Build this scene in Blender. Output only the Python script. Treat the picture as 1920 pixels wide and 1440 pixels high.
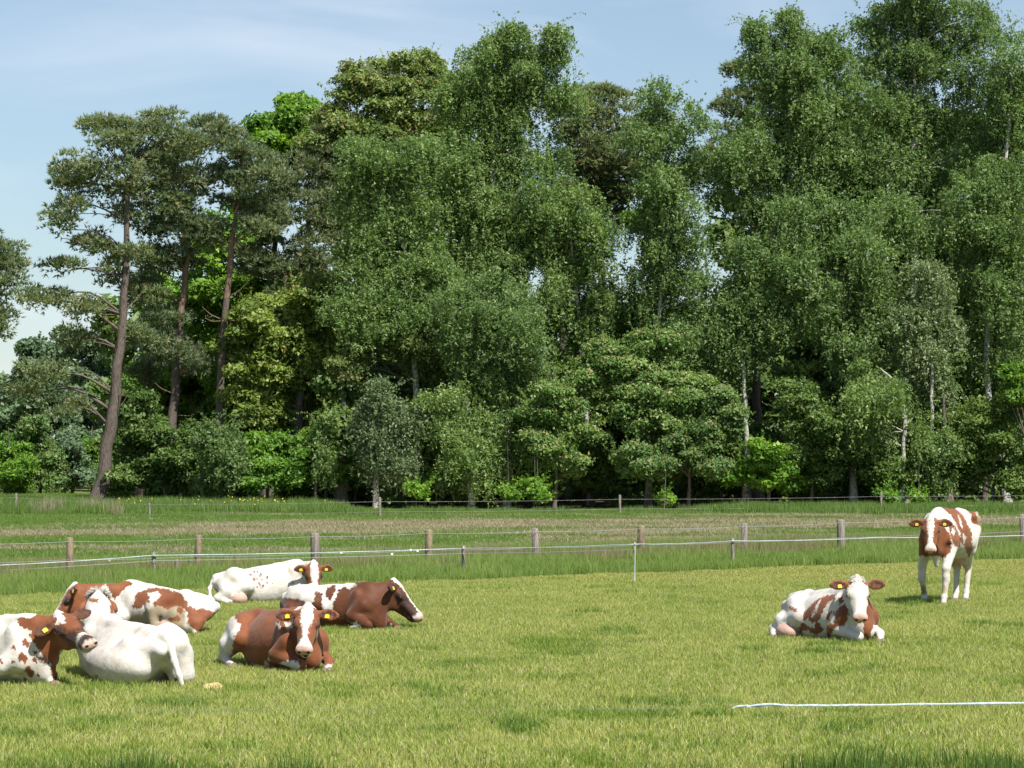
import bpy, math, random
import numpy as np
from mathutils import Vector, Matrix

for _o in list(bpy.data.objects):
    bpy.data.objects.remove(_o, do_unlink=True)
SC = bpy.context.scene
COL = SC.collection
rad = math.radians

# ------------------------------------------------------------------ camera
FPX = 5333.3            # focal length in pixels of the 1920 x 1440 photograph
CAM_H = 2.4
HORIZON = 845.0
PITCH = math.atan((HORIZON - 720.0) / FPX)
cam_data = bpy.data.cameras.new("camera")
cam_data.sensor_width = 36.0
cam_data.lens = 100.0
cam_data.clip_start = 0.5
cam_data.clip_end = 6000.0
cam = bpy.data.objects.new("camera", cam_data)
COL.objects.link(cam)
cam.location = (0, 0, CAM_H)
cam.rotation_euler = (math.pi / 2 + PITCH, 0, 0)
SC.camera = cam

# ------------------------------------------------------------------ sky, sun, exposure
SUN_DIR = Vector((0.44, -0.60, 1.05)).normalized()      # towards the sun
SUN_EL = math.asin(SUN_DIR.z)
SUN_AZ = math.atan2(SUN_DIR.x, SUN_DIR.y)
world = bpy.data.worlds.new("World")
SC.world = world
world.use_nodes = True
wn = world.node_tree.nodes
wl = world.node_tree.links
wn.clear()
w_out = wn.new("ShaderNodeOutputWorld")
w_bg = wn.new("ShaderNodeBackground")
w_bg.inputs["Strength"].default_value = 0.068
sky = wn.new("ShaderNodeTexSky")
sky.sky_type = 'NISHITA'
sky.sun_disc = False
sky.sun_elevation = SUN_EL
sky.sun_rotation = SUN_AZ
sky.altitude = 0.0
sky.air_density = 1.0
sky.dust_density = 0.25
sky.ozone_density = 2.2
w_tc = wn.new("ShaderNodeTexCoord")
w_map = wn.new("ShaderNodeMapping")
w_map.inputs["Scale"].default_value = (5.0, 5.0, 17.0)
w_map.inputs["Rotation"].default_value = (0.0, 0.12, 0.0)
w_noise = wn.new("ShaderNodeTexNoise")
w_noise.inputs["Scale"].default_value = 1.3
w_noise.inputs["Detail"].default_value = 7.0
w_noise.inputs["Roughness"].default_value = 0.55
w_noise.inputs["Distortion"].default_value = 0.6
w_ramp = wn.new("ShaderNodeValToRGB")
w_ramp.color_ramp.elements[0].position = 0.44
w_ramp.color_ramp.elements[0].color = (0, 0, 0, 1)
w_ramp.color_ramp.elements[1].position = 0.78
w_ramp.color_ramp.elements[1].color = (0.42, 0.42, 0.42, 1)
w_mix = wn.new("ShaderNodeMix")
w_mix.data_type = 'RGBA'
w_mix.inputs[7].default_value = (6.7, 7.2, 8.0, 1.0)    # thin bright cirrus
wl.new(w_tc.outputs["Generated"], w_map.inputs["Vector"])
wl.new(w_map.outputs["Vector"], w_noise.inputs["Vector"])
wl.new(w_noise.outputs["Fac"], w_ramp.inputs["Fac"])
wl.new(w_ramp.outputs["Color"], w_mix.inputs[0])
# the air low over the ground is a deeper blue than the model's whitish horizon, all the way round
w_sep = wn.new("ShaderNodeSeparateXYZ")
w_low = wn.new("ShaderNodeValToRGB")
w_low.color_ramp.elements[0].position = 0.0
w_low.color_ramp.elements[0].color = (0.66, 0.73, 0.82, 1)
w_low.color_ramp.elements[1].position = 0.17
w_low.color_ramp.elements[1].color = (1.0, 0.93, 0.89, 1)
w_mul = wn.new("ShaderNodeMix"); w_mul.data_type = 'RGBA'; w_mul.blend_type = 'MULTIPLY'
w_mul.inputs[0].default_value = 1.0
wl.new(w_tc.outputs["Generated"], w_sep.inputs[0])
wl.new(w_sep.outputs["Z"], w_low.inputs["Fac"])
wl.new(sky.outputs["Color"], w_mul.inputs[6])
wl.new(w_low.outputs["Color"], w_mul.inputs[7])
wl.new(w_mul.outputs[2], w_mix.inputs[6])
wl.new(w_mix.outputs[2], w_bg.inputs["Color"])
wl.new(w_bg.outputs["Background"], w_out.inputs["Surface"])

sun_data = bpy.data.lights.new("sun", 'SUN')
sun_data.energy = 4.4
sun_data.angle = rad(0.55)
sun_data.color = (1.0, 0.965, 0.90)
sun = bpy.data.objects.new("sun", sun_data)
COL.objects.link(sun)
sun.location = (20, -20, 60)
sun.rotation_euler = SUN_DIR.to_track_quat('Z', 'Y').to_euler()

SC.view_settings.view_transform = 'Standard'
SC.view_settings.look = 'None'
SC.view_settings.exposure = 1.0
SC.view_settings.gamma = 1.0
SC.view_settings.use_curve_mapping = False
SC.render.engine = 'CYCLES'
SC.cycles.max_bounces = 6
SC.cycles.diffuse_bounces = 3
SC.cycles.glossy_bounces = 2
SC.cycles.transmission_bounces = 4
SC.cycles.use_denoising = True

# ------------------------------------------------------------------ pixel <-> world
CP, SP = math.cos(PITCH), math.sin(PITCH)

def at(px, py, Y):
    """point of the photograph's pixel at world depth Y"""
    dy = CP * FPX - SP * (720.0 - py)
    dz = SP * FPX + CP * (720.0 - py)
    t = Y / dy
    return np.array([(px - 960.0) * t, Y, CAM_H + dz * t])

def gr(px, py):
    """point of the ground under the pixel"""
    dy = CP * FPX - SP * (720.0 - py)
    dz = SP * FPX + CP * (720.0 - py)
    t = -CAM_H / dz
    return np.array([(px - 960.0) * t, dy * t, 0.0])

def proj(P):
    P = np.asarray(P, dtype=float)
    x, y, z = P[:, 0], P[:, 1], P[:, 2] - CAM_H
    d = y * CP + z * SP
    u = -y * SP + z * CP
    return 960.0 + FPX * x / d, 720.0 - FPX * u / d

# ------------------------------------------------------------------ mesh helpers
def tag(o, label=None, cat=None, group=None, kind=None):
    if label: o["label"] = label
    if cat: o["category"] = cat
    if group: o["group"] = group
    if kind: o["kind"] = kind
    return o

def empty(name, loc=(0, 0, 0), rz=0.0):
    o = bpy.data.objects.new(name, None)
    o.empty_display_size = 0.2
    COL.objects.link(o)
    o.location = [float(v) for v in loc]
    o.rotation_euler = (0, 0, rz)
    return o

def npmesh(name, V, F, mat=None, smooth=False, fattr=None, pcol=None):
    V = np.ascontiguousarray(V, dtype=np.float32)
    F = np.ascontiguousarray(F, dtype=np.int32)
    n, k = F.shape
    me = bpy.data.meshes.new(name)
    me.vertices.add(len(V))
    me.vertices.foreach_set("co", V.ravel())
    me.loops.add(n * k)
    me.loops.foreach_set("vertex_index", F.ravel())
    me.polygons.add(n)
    me.polygons.foreach_set("loop_start", np.arange(0, n * k, k, dtype=np.int32))
    me.polygons.foreach_set("loop_total", np.full(n, k, dtype=np.int32))
    if smooth:
        me.polygons.foreach_set("use_smooth", np.ones(n, dtype=bool))
    me.update(calc_edges=True)
    if fattr is not None:
        for nm, arr in fattr.items():
            a = me.attributes.new(nm, 'FLOAT', 'FACE')
            a.data.foreach_set("value", np.ascontiguousarray(arr, dtype=np.float32))
    if pcol is not None:
        for nm, arr in pcol.items():
            a = me.attributes.new(nm, 'FLOAT', 'POINT')
            a.data.foreach_set("value", np.ascontiguousarray(arr, dtype=np.float32))
    if mat:
        me.materials.append(mat)
    return me

def link(name, me, parent=None, loc=None):
    o = bpy.data.objects.new(name, me)
    COL.objects.link(o)
    if parent is not None:
        o.parent = parent
    if loc is not None:
        o.location = [float(v) for v in loc]
    return o

def join(parts):
    Vs, Fs, n = [], [], 0
    for V, F in parts:
        Vs.append(np.asarray(V, dtype=float)); Fs.append(np.asarray(F) + n); n += len(V)
    return np.vstack(Vs), np.vstack(Fs)

def tube(pts, radii, sides=8, cap=True, jitter=0.0, rng=None):
    pts = np.asarray(pts, dtype=float)
    radii = np.broadcast_to(np.asarray(radii, dtype=float), (len(pts),))
    T = np.gradient(pts, axis=0)
    T /= np.linalg.norm(T, axis=1)[:, None] + 1e-9
    ref = np.array([0.0, 1.0, 0.0]) if abs(T[0, 1]) < 0.8 else np.array([1.0, 0, 0])
    A = np.cross(T, ref); A /= np.linalg.norm(A, axis=1)[:, None] + 1e-9
    B = np.cross(T, A)
    a = np.arange(sides) / sides * 2 * np.pi
    R = radii[:, None] * np.ones(sides)[None]
    if jitter and rng is not None:
        R = R * (1 + jitter * rng.standard_normal(R.shape))
    V = pts[:, None, :] + R[..., None] * (A[:, None, :] * np.cos(a)[None, :, None] + B[:, None, :] * np.sin(a)[None, :, None])
    V = V.reshape(-1, 3)
    F = []
    for i in range(len(pts) - 1):
        for j in range(sides):
            k = (j + 1) % sides
            F.append((i * sides + j, i * sides + k, (i + 1) * sides + k, (i + 1) * sides + j))
    if cap:
        for base, c in ((0, 0), ((len(pts) - 1) * sides, len(pts) - 1)):
            V = np.vstack([V, pts[c][None]])
            ci = len(V) - 1
            for j in range(0, sides):
                F.append((base + j, base + (j + 1) % sides, ci, ci))
    F = np.array(F)
    return V, F

def quads_to_tris(V, F):
    a = F[:, [0, 1, 2]]; b = F[:, [0, 2, 3]]
    T = np.vstack([a, b])
    ok = (T[:, 0] != T[:, 1]) & (T[:, 1] != T[:, 2]) & (T[:, 0] != T[:, 2])
    return V, T[ok]

def smooth_path(pts, n):
    """catmull-rom resample"""
    pts = np.asarray(pts, dtype=float)
    P = np.vstack([2 * pts[0] - pts[1], pts, 2 * pts[-1] - pts[-2]])
    out = []
    m = len(pts) - 1
    for t in np.linspace(0, m - 1e-6, n):
        i = int(t); f = t - i
        p0, p1, p2, p3 = P[i], P[i + 1], P[i + 2], P[i + 3]
        out.append(0.5 * ((2 * p1) + (-p0 + p2) * f + (2 * p0 - 5 * p1 + 4 * p2 - p3) * f * f + (-p0 + 3 * p1 - 3 * p2 + p3) * f ** 3))
    return np.array(out)

# ------------------------------------------------------------------ material helpers
class MT:
    def __init__(self, name):
        self.m = bpy.data.materials.new(name)
        self.m.use_nodes = True
        self.n = self.m.node_tree.nodes
        self.l = self.m.node_tree.links
        self.n.clear()
        self.out = self.n.new("ShaderNodeOutputMaterial")
    def node(self, t, **kw):
        nd = self.n.new(t)
        for k, v in kw.items():
            setattr(nd, k, v)
        return nd
    def link(self, a, b):
        self.l.new(a, b)
    def attr(self, name):
        return self.node("ShaderNodeAttribute", attribute_name=name).outputs["Fac"]
    def noise(self, scale, detail=3.0, rough=0.55, vec=None, scl=None):
        nd = self.node("ShaderNodeTexNoise")
        nd.inputs["Scale"].default_value = scale
        nd.inputs["Detail"].default_value = detail
        nd.inputs["Roughness"].default_value = rough
        if vec is not None:
            if scl is not None:
                mp = self.node("ShaderNodeMapping")
                mp.inputs["Scale"].default_value = scl
                self.link(vec, mp.inputs["Vector"]); vec = mp.outputs["Vector"]
            self.link(vec, nd.inputs["Vector"])
        return nd.outputs["Fac"]
    def worldpos(self):
        return self.node("ShaderNodeNewGeometry").outputs["Position"]
    def objpos(self):
        return self.node("ShaderNodeTexCoord").outputs["Object"]
    def ramp(self, fac, stops, interp='LINEAR'):
        nd = self.node("ShaderNodeValToRGB")
        cr = nd.color_ramp
        cr.interpolation = interp
        while len(cr.elements) > 1:
            cr.elements.remove(cr.elements[-1])
        cr.elements[0].position = stops[0][0]
        cr.elements[0].color = tuple(stops[0][1]) + (1,) if not isinstance(stops[0][1], (int, float)) else (stops[0][1],) * 3 + (1,)
        for p, c in stops[1:]:
            e = cr.elements.new(p)
            e.color = tuple(c) + (1,) if not isinstance(c, (int, float)) else (c,) * 3 + (1,)
        self.link(fac, nd.inputs["Fac"])
        return nd.outputs["Color"]
    def mix(self, fac, a, b, mode='MIX'):
        nd = self.node("ShaderNodeMix", data_type='RGBA', blend_type=mode)
        for s, v in ((0, fac), (6, a), (7, b)):
            if isinstance(v, bpy.types.NodeSocket):
                self.link(v, nd.inputs[s])
            elif s == 0:
                nd.inputs[0].default_value = v
            else:
                nd.inputs[s].default_value = tuple(v) + (1,) if len(v) == 3 else v
        return nd.outputs[2]
    def math(self, op, a, b=0.0, c=0.0, clamp=False):
        nd = self.node("ShaderNodeMath", operation=op, use_clamp=clamp)
        for i, v in enumerate((a, b, c)):
            if isinstance(v, bpy.types.NodeSocket):
                self.link(v, nd.inputs[i])
            else:
                nd.inputs[i].default_value = v
        return nd.outputs[0]
    def bsdf(self, color, rough=0.7, spec=0.3, bump=None, bump_d=0.01, bump_s=0.5, **kw):
        nd = self.node("ShaderNodeBsdfPrincipled")
        if isinstance(color, bpy.types.NodeSocket):
            self.link(color, nd.inputs["Base Color"])
        else:
            nd.inputs["Base Color"].default_value = tuple(color) + (1,)
        if isinstance(rough, bpy.types.NodeSocket):
            self.link(rough, nd.inputs["Roughness"])
        else:
            nd.inputs["Roughness"].default_value = rough
        nd.inputs["Specular IOR Level"].default_value = spec
        for k, v in kw.items():
            nd.inputs[k.replace("_", " ")].default_value = v
        if bump is not None:
            b = self.node("ShaderNodeBump")
            b.inputs["Distance"].default_value = bump_d
            b.inputs["Strength"].default_value = bump_s
            self.link(bump, b.inputs["Height"])
            self.link(b.outputs["Normal"], nd.inputs["Normal"])
        return nd
    def finish(self, shader):
        self.link(shader.outputs[0], self.out.inputs["Surface"])
        return self.m
    def leaf(self, color, trans=0.35, rough=0.5, spec=0.35):
        """opaque leaf that lets some light through"""
        p = self.bsdf(color, rough, spec)
        t = self.node("ShaderNodeBsdfTranslucent")
        tc = self.mix(1.0, color, (1.25, 1.3, 0.55), 'MULTIPLY')
        self.link(tc, t.inputs["Color"])
        mx = self.node("ShaderNodeMixShader")
        mx.inputs[0].default_value = trans
        self.link(p.outputs[0], mx.inputs[1])
        self.link(t.outputs[0], mx.inputs[2])
        return self.finish(mx)
# ================================================================== ground
def sheet(name, poly, z, mat, kind="structure", sub=1):
    V = np.array([(p[0], p[1], z) for p in poly])
    me = bpy.data.meshes.new(name)
    me.from_pydata([tuple(v) for v in V], [], [tuple(range(len(V)))])
    me.materials.append(mat); me.update()
    return tag(link(name, me), kind=kind)

def ground_mat(name, stops, sc=0.5, stretch=(1, 1, 1), fine=9.0, soil=(0.10, 0.075, 0.045), soil_amt=0.25):
    m = MT(name)
    wp = m.worldpos()
    a = m.noise(sc, 5, 0.6, wp, stretch)
    c = m.ramp(a, stops)
    f = m.noise(fine, 6, 0.7, wp)
    c = m.mix(m.ramp(f, [(0.5, 0.0), (0.75, soil_amt)]), c, soil)
    return m.finish(m.bsdf(c, 0.95, 0.1, bump=f, bump_d=0.05, bump_s=0.6))

# verge: the strip of long grass; its near edge and far edge cross the picture obliquely
NEAR = (gr(0, 1122), gr(1920, 1047))
FARE = (gr(0, 1077), gr(1920, 1010))
def edge_y(e, x):
    (a, b) = e
    return a[1] + (b[1] - a[1]) * (x - a[0]) / (b[0] - a[0])
FIELD_FAR = (gr(0, 935), gr(1920, 944))

G1 = ground_mat("meadow_soil", [(0.3, (0.10, 0.12, 0.03)), (0.7, (0.16, 0.17, 0.05))])
G2 = ground_mat("pasture_turf", [(0.35, (0.11, 0.16, 0.03)), (0.6, (0.24, 0.25, 0.075))], 0.9)
G3 = ground_mat("verge_soil", [(0.3, (0.06, 0.09, 0.02)), (0.7, (0.10, 0.12, 0.04))])
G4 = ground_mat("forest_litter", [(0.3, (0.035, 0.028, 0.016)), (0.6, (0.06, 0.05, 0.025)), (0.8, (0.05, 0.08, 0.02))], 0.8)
m = MT("rough_field")
wp = m.worldpos()
n1 = m.noise(0.30, 5, 0.62, wp, (0.30, 1.0, 1))
n2 = m.noise(4.0, 5, 0.7, wp)
dry = m.ramp(n2, [(0.3, (0.24, 0.20, 0.12)), (0.7, (0.50, 0.44, 0.29))])
grn = m.ramp(n2, [(0.3, (0.09, 0.14, 0.03)), (0.7, (0.18, 0.24, 0.06))])
c = m.mix(m.ramp(n1, [(0.44, 0.0), (0.54, 1.0)]), grn, dry)
G5 = m.finish(m.bsdf(c, 0.95, 0.1, bump=n2, bump_d=0.08, bump_s=0.7))

tag(sheet("ground", [(-1800, -60), (1800, -60), (1800, 3500), (-1800, 3500)], -0.012, G1), kind="structure")
def band(name, e0, e1, x0, x1, z, mat):
    return sheet(name, [(x0, e0(x0)), (x1, e0(x1)), (x1, e1(x1)), (x0, e1(x0))], z, mat)
band("pasture", lambda x: 4.0, lambda x: edge_y(NEAR, x), -45, 45, -0.004, G2)
band("verge", lambda x: edge_y(NEAR, x), lambda x: edge_y(FARE, x), -45, 45, -0.004, G3)
band("rough_field", lambda x: edge_y(FARE, x), lambda x: 124 + 0 * x, -80, 80, -0.004, G5)
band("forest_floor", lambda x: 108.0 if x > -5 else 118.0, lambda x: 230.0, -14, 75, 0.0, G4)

# ================================================================== foliage materials
def leaf_mat(name, dark, mid, light, odd=None, odd_amt=0.0, trans=0.35, rough=0.5, spec=0.3):
    m = MT(name)
    v = m.attr("rnd"); cl = m.attr("clump")
    a = m.math('ADD', m.math('MULTIPLY', v, 0.45), m.math('MULTIPLY', cl, 0.55))
    c = m.ramp(a, [(0.15, dark), (0.5, mid), (0.85, light)])
    if odd is not None:
        o = m.attr("odd")
        c = m.mix(m.ramp(o, [(1 - odd_amt - 0.02, 0.0), (1 - odd_amt + 0.02, 1.0)]), c, odd)
    # every tree has a tint of its own
    oi = m.node("ShaderNodeObjectInfo").outputs["Random"]
    tint = m.ramp(oi, [(0.0, (0.95, 0.98, 0.98)), (0.35, (1.04, 1.06, 1.06)), (0.7, (1.12, 1.12, 0.98)), (1.0, (1.22, 1.20, 1.15))])
    c = m.mix(1.0, c, tint, 'MULTIPLY')
    return m.leaf(c, trans, rough, spec)

LM = {
 "birch": leaf_mat("birch_leaves", (0.074, 0.134, 0.044), (0.150, 0.228, 0.080), (0.270, 0.350, 0.145), trans=0.44, rough=0.5, spec=0.28),
 "pine": leaf_mat("pine_needles", (0.092, 0.142, 0.080), (0.158, 0.205, 0.112), (0.265, 0.295, 0.160), (0.29, 0.25, 0.14), 0.05, trans=0.32, spec=0.15),
 "pinebrown": leaf_mat("pine_needles_brownish", (0.092, 0.130, 0.070), (0.150, 0.192, 0.098), (0.245, 0.268, 0.140), (0.26, 0.22, 0.13), 0.05, trans=0.32, spec=0.15),
 "maple": leaf_mat("maple_leaves_bright", (0.060, 0.145, 0.018), (0.115, 0.230, 0.026), (0.215, 0.340, 0.050), trans=0.40),
 "oak": leaf_mat("oak_leaves_yellow_green", (0.080, 0.125, 0.024), (0.135, 0.195, 0.036), (0.235, 0.290, 0.072), (0.22, 0.15, 0.04), 0.10, trans=0.35),
 "oakred": leaf_mat("oak_leaves_new_growth", (0.085, 0.130, 0.034), (0.135, 0.190, 0.050), (0.200, 0.250, 0.080), (0.22, 0.17, 0.07), 0.12, trans=0.35),
 "rowan": leaf_mat("rowan_leaves", (0.070, 0.140, 0.034), (0.115, 0.200, 0.052), (0.180, 0.260, 0.080), (0.27, 0.24, 0.12), 0.08, trans=0.34),
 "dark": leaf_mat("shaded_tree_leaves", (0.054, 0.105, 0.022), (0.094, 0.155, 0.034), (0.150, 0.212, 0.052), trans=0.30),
 "far": leaf_mat("far_tree_leaves", (0.070, 0.120, 0.062), (0.105, 0.165, 0.085), (0.150, 0.210, 0.115), trans=0.30),  # bluish cast of distance haze mixed into the leaf colour
 "willow": leaf_mat("grey_leaves", (0.085, 0.130, 0.055), (0.130, 0.180, 0.080), (0.195, 0.245, 0.125), trans=0.25),
}
def bark(name, c0, c1, c2, scale=(8, 8, 1.6), white=False, bump=0.03):
    m = MT(name)
    op = m.objpos()
    n = m.noise(3.0, 6, 0.65, op, scale)
    c = m.ramp(n, [(0.35, c0), (0.52, c1), (0.7, c2)])
    if white:
        k = m.noise(2.2, 4, 0.6, op, (2.5, 2.5, 7.0))
        c = m.mix(m.ramp(k, [(0.55, 0.0), (0.64, 0.9)]), c, (0.04, 0.035, 0.03))
    return m.finish(m.bsdf(c, 0.85, 0.2, bump=n, bump_d=bump, bump_s=0.8))
BARK = {
 "pine": bark("pine_bark", (0.060, 0.048, 0.040), (0.115, 0.092, 0.076), (0.18, 0.145, 0.120)),
 "pinetop": bark("pine_bark_orange", (0.12, 0.078, 0.054), (0.20, 0.132, 0.095), (0.29, 0.200, 0.148)),
 "birch": bark("birch_bark", (0.26, 0.24, 0.22), (0.42, 0.40, 0.36), (0.58, 0.56, 0.52), white=True),
 "grey": bark("grey_bark", (0.06, 0.05, 0.04), (0.11, 0.095, 0.075), (0.17, 0.15, 0.12)),
}

# ================================================================== trees
LEAFCOUNT = [0]
def unit(rng, n):
    v = rng.normal(0, 1, (n, 3)); return v / np.linalg.norm(v, axis=1)[:, None]

def sunny(rng, n, p=0.6):
    """directions that favour the open, meadow side of the wood, where a crown at a wood's edge carries its leaves"""
    u = unit(rng, n)
    u[:, 1] = np.where(rng.random(n) < p, -np.abs(u[:, 1]), u[:, 1])
    return u

def clumps_in(rng, blobs, rc, dens, shell=0.35):
    """child clumps spread through the crown's blobs: centres and radii"""
    C, R = [], []
    for (c, r) in blobs:
        r = np.asarray(r, float)
        n = max(3, int(dens * (r[0] * r[1] * r[2]) ** (2 / 3.0) / (rc * rc)))
        u = sunny(rng, n, 0.55)
        rr = rng.random(n) ** shell
        p = u * rr[:, None] * (r - rc * 0.5).clip(0.1)
        C.append(p + c); R.append(rc * rng.uniform(0.6, 1.35, n))
    return np.vstack(C), np.hstack(R)

def tri_leaves(rng, P, size, N=None, droop=0.0, aspect=0.62):
    n = len(P)
    if N is None: N = unit(rng, n)
    N = N / np.linalg.norm(N, axis=1)[:, None]
    t = unit(rng, n)
    t[:, 2] -= droop
    t -= N * (t * N).sum(1)[:, None]
    t /= np.linalg.norm(t, axis=1)[:, None] + 1e-9
    b = np.cross(N, t)
    s = size[:, None]
    A = P - t * s * 0.5 + b * s * aspect * 0.5
    B = P - t * s * 0.35 - b * s * aspect * 0.5
    Cc = P + t * s * 0.62
    V = np.stack([A, B, Cc], axis=1).reshape(-1, 3)
    F = np.arange(3 * n).reshape(-1, 3)
    return V, F

def satellites(rng, blobs):
    """smaller lobes at the rim of each blob, so that no blob reads as a ball"""
    out = []
    for c, r in blobs:
        r = np.asarray(r, float)
        out.append((c, r * np.array([1.0, 1.0, 0.95])))
        for k in range(3):
            u = unit(rng, 1)[0]; u[2] = u[2] * 0.8 + 0.15
            out.append((c + u * r * rng.uniform(0.75, 1.1), r * rng.uniform(0.30, 0.52)))
    return out

def twigs(rng, C, R, n, size, up=0.5, arch=0.0, L0=0.9, k=9):
    """leafy shoots that stick out of the clumps"""
    ns = max(1, n // k)
    idx = rng.integers(0, len(C), ns)
    u = unit(rng, ns); u[:, 2] = np.abs(u[:, 2]) * 0.8 + up * 0.5
    u /= np.linalg.norm(u, axis=1)[:, None]
    S = C[idx] + u * R[idx][:, None] * 0.75
    L = L0 * rng.uniform(0.4, 1.3, ns)
    t = rng.random((ns, k)) ** 1.25
    P = S[:, None, :] + u[:, None, :] * (t * L[:, None])[..., None] + rng.normal(0, 0.035, (ns, k, 3)) * (1.3 - t[..., None])
    P[..., 2] -= arch * (t * L[:, None]) ** 2
    P = P.reshape(-1, 3); m = len(P)
    V, F = tri_leaves(rng, P, size * rng.uniform(0.6, 1.2, m), None, droop=0.3)
    return V, F, rng.random(m), np.repeat(rng.random(ns), k), rng.random(m)

def crown(rng, kind, blobs, n_leaf, size, rc=0.75, dens=3.2):
    C, R = clumps_in(rng, blobs, rc, dens)
    w = R ** 2; w /= w.sum()
    idx = rng.choice(len(C), n_leaf, p=w)
    cl = rng.random(len(C))[idx]
    u = sunny(rng, n_leaf)
    if kind in ("pine", "pinebrown"):
        nt = n_leaf // 6
        idx = rng.choice(len(C), nt, p=w)
        u = sunny(rng, nt); u[:, 2] = np.abs(u[:, 2]) * np.where(rng.random(nt) < 0.8, 1, -1)
        rad_ = R[idx][:, None] * rng.random((nt, 1)) ** 0.25
        T = C[idx] + u * rad_ * np.array([1.15, 1.15, 0.55])
        ax = u * 0.7 + unit(rng, nt) * 0.5 + np.array([0, 0, 0.55])
        ax /= np.linalg.norm(ax, axis=1)[:, None]
        k = 6
        T = np.repeat(T, k, axis=0); AX = np.repeat(ax, k, axis=0)
        d = AX * 0.9 + unit(rng, nt * k) * 0.75
        d /= np.linalg.norm(d, axis=1)[:, None]
        s = (size * rng.uniform(0.7, 1.3, nt * k))[:, None]
        side = np.cross(d, unit(rng, nt * k)); side /= np.linalg.norm(side, axis=1)[:, None] + 1e-9
        A = T - side * s * 0.15; B = T + side * s * 0.15; D = T + d * s * 1.25
        V = np.stack([A, B, D], axis=1).reshape(-1, 3)
        F = np.arange(len(V)).reshape(-1, 3)
        cl = np.repeat(rng.random(len(C))[idx] * 0.7 + 0.3 * rng.random(nt), k)
        odd = np.repeat(rng.random(nt), k)
        n = nt * k
        return V, F, rng.random(n), cl, odd
    if kind in ("birch", "willow"):
        # hanging strands
        ns = n_leaf // 11
        idx = rng.choice(len(C), ns, p=w)
        u = sunny(rng, ns)
        u[:, 2] = np.abs(u[:, 2]) * 0.9 - 0.15
        rr = R[idx] * rng.random(ns) ** 0.35
        S = C[idx] + u * rr[:, None] * np.array([1.0, 1.0, 0.85])
        L = R[idx] * rng.uniform(0.35, 1.9, ns)
        k = 11
        t = rng.random((ns, k)) ** 0.9
        P = np.repeat(S[:, None, :], k, axis=1)
        sway = u[:, None, :] * (np.sqrt(t) * 0.28 * L[:, None])[..., None]
        P = P + sway + rng.normal(0, 0.055, P.shape)
        P[..., 2] -= t ** 1.2 * L[:, None]
        P = P.reshape(-1, 3)
        n = len(P)
        N = unit(rng, n) + np.repeat(u, k, axis=0) * 0.40 + np.array([0, 0, 0.20])
        V, F = tri_leaves(rng, P, size * rng.uniform(0.6, 1.35, n), N, droop=0.7)
        cl = np.repeat(rng.random(len(C))[idx] * 0.6 + 0.4 * rng.random(ns), k)
        return V, F, rng.random(n), cl, rng.random(n)
    # broad leaves: on domed, slightly flattened clumps, each facing up and outwards
    rr = R[idx] * rng.random(n_leaf) ** 0.30
    u[:, 2] = np.where(rng.random(n_leaf) < 0.78, np.abs(u[:, 2]), u[:, 2])
    P = C[idx] + u * rr[:, None] * np.array([1.05, 1.05, 0.68]) + rng.normal(0, 0.05, (n_leaf, 3))
    N = unit(rng, n_leaf) * 0.85 + u * 0.7 + np.array([0, 0, 0.45])
    V, F = tri_leaves(rng, P, size * rng.uniform(0.6, 1.4, n_leaf), N, aspect=0.8)
    oc = rng.random(len(C))[idx] * 0.5 + rng.random(n_leaf) * 0.5
    if kind == "rowan":
        top = (u[:, 2] > 0.35)
        oc = np.where(top, 0.45 + 0.6 * rng.random(n_leaf), oc * 0.8)
    if kind == "oakred":
        oc = np.clip(oc + 0.25 * (rng.random(len(C))[idx] - 0.3), 0, 1)
    return V, F, rng.random(n_leaf), cl, oc

def branch_set(rng, trunk, blobs, r0, n_extra=2, bend=0.25):
    """limbs that leave the trunk and run out to the blobs"""
    parts = []
    trunk = np.asarray(trunk)
    for (c, r) in blobs:
        c = np.asarray(c, float)
        d = np.linalg.norm((trunk - c) * np.array([1, 1, 0.8]), axis=1)
        below = trunk[:, 2] < c[2] - 0.15 * np.hypot(*(trunk[:, :2] - c[:2]).T)
        d = np.where(below, d, d + 5)
        i = int(np.argmin(d)); a = trunk[i]
        tr = r0 * (0.36 - 0.26 * i / len(trunk))
        for k in range(1 + n_extra):
            tgt = c + (unit(rng, 1)[0] * np.asarray(r) * 0.6 if k else 0)
            mid = (a + tgt) / 2 + np.array([0, 0, 0.12 * np.linalg.norm(tgt - a)]) + rng.normal(0, bend * 0.4, 3)
            pts = smooth_path([a, mid, tgt], 7)
            rr = np.linspace(max(0.026, tr * (1.0 if k == 0 else 0.6)), 0.015, 7)
            parts.append(tube(pts, rr, 5, False))
    return parts

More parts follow.
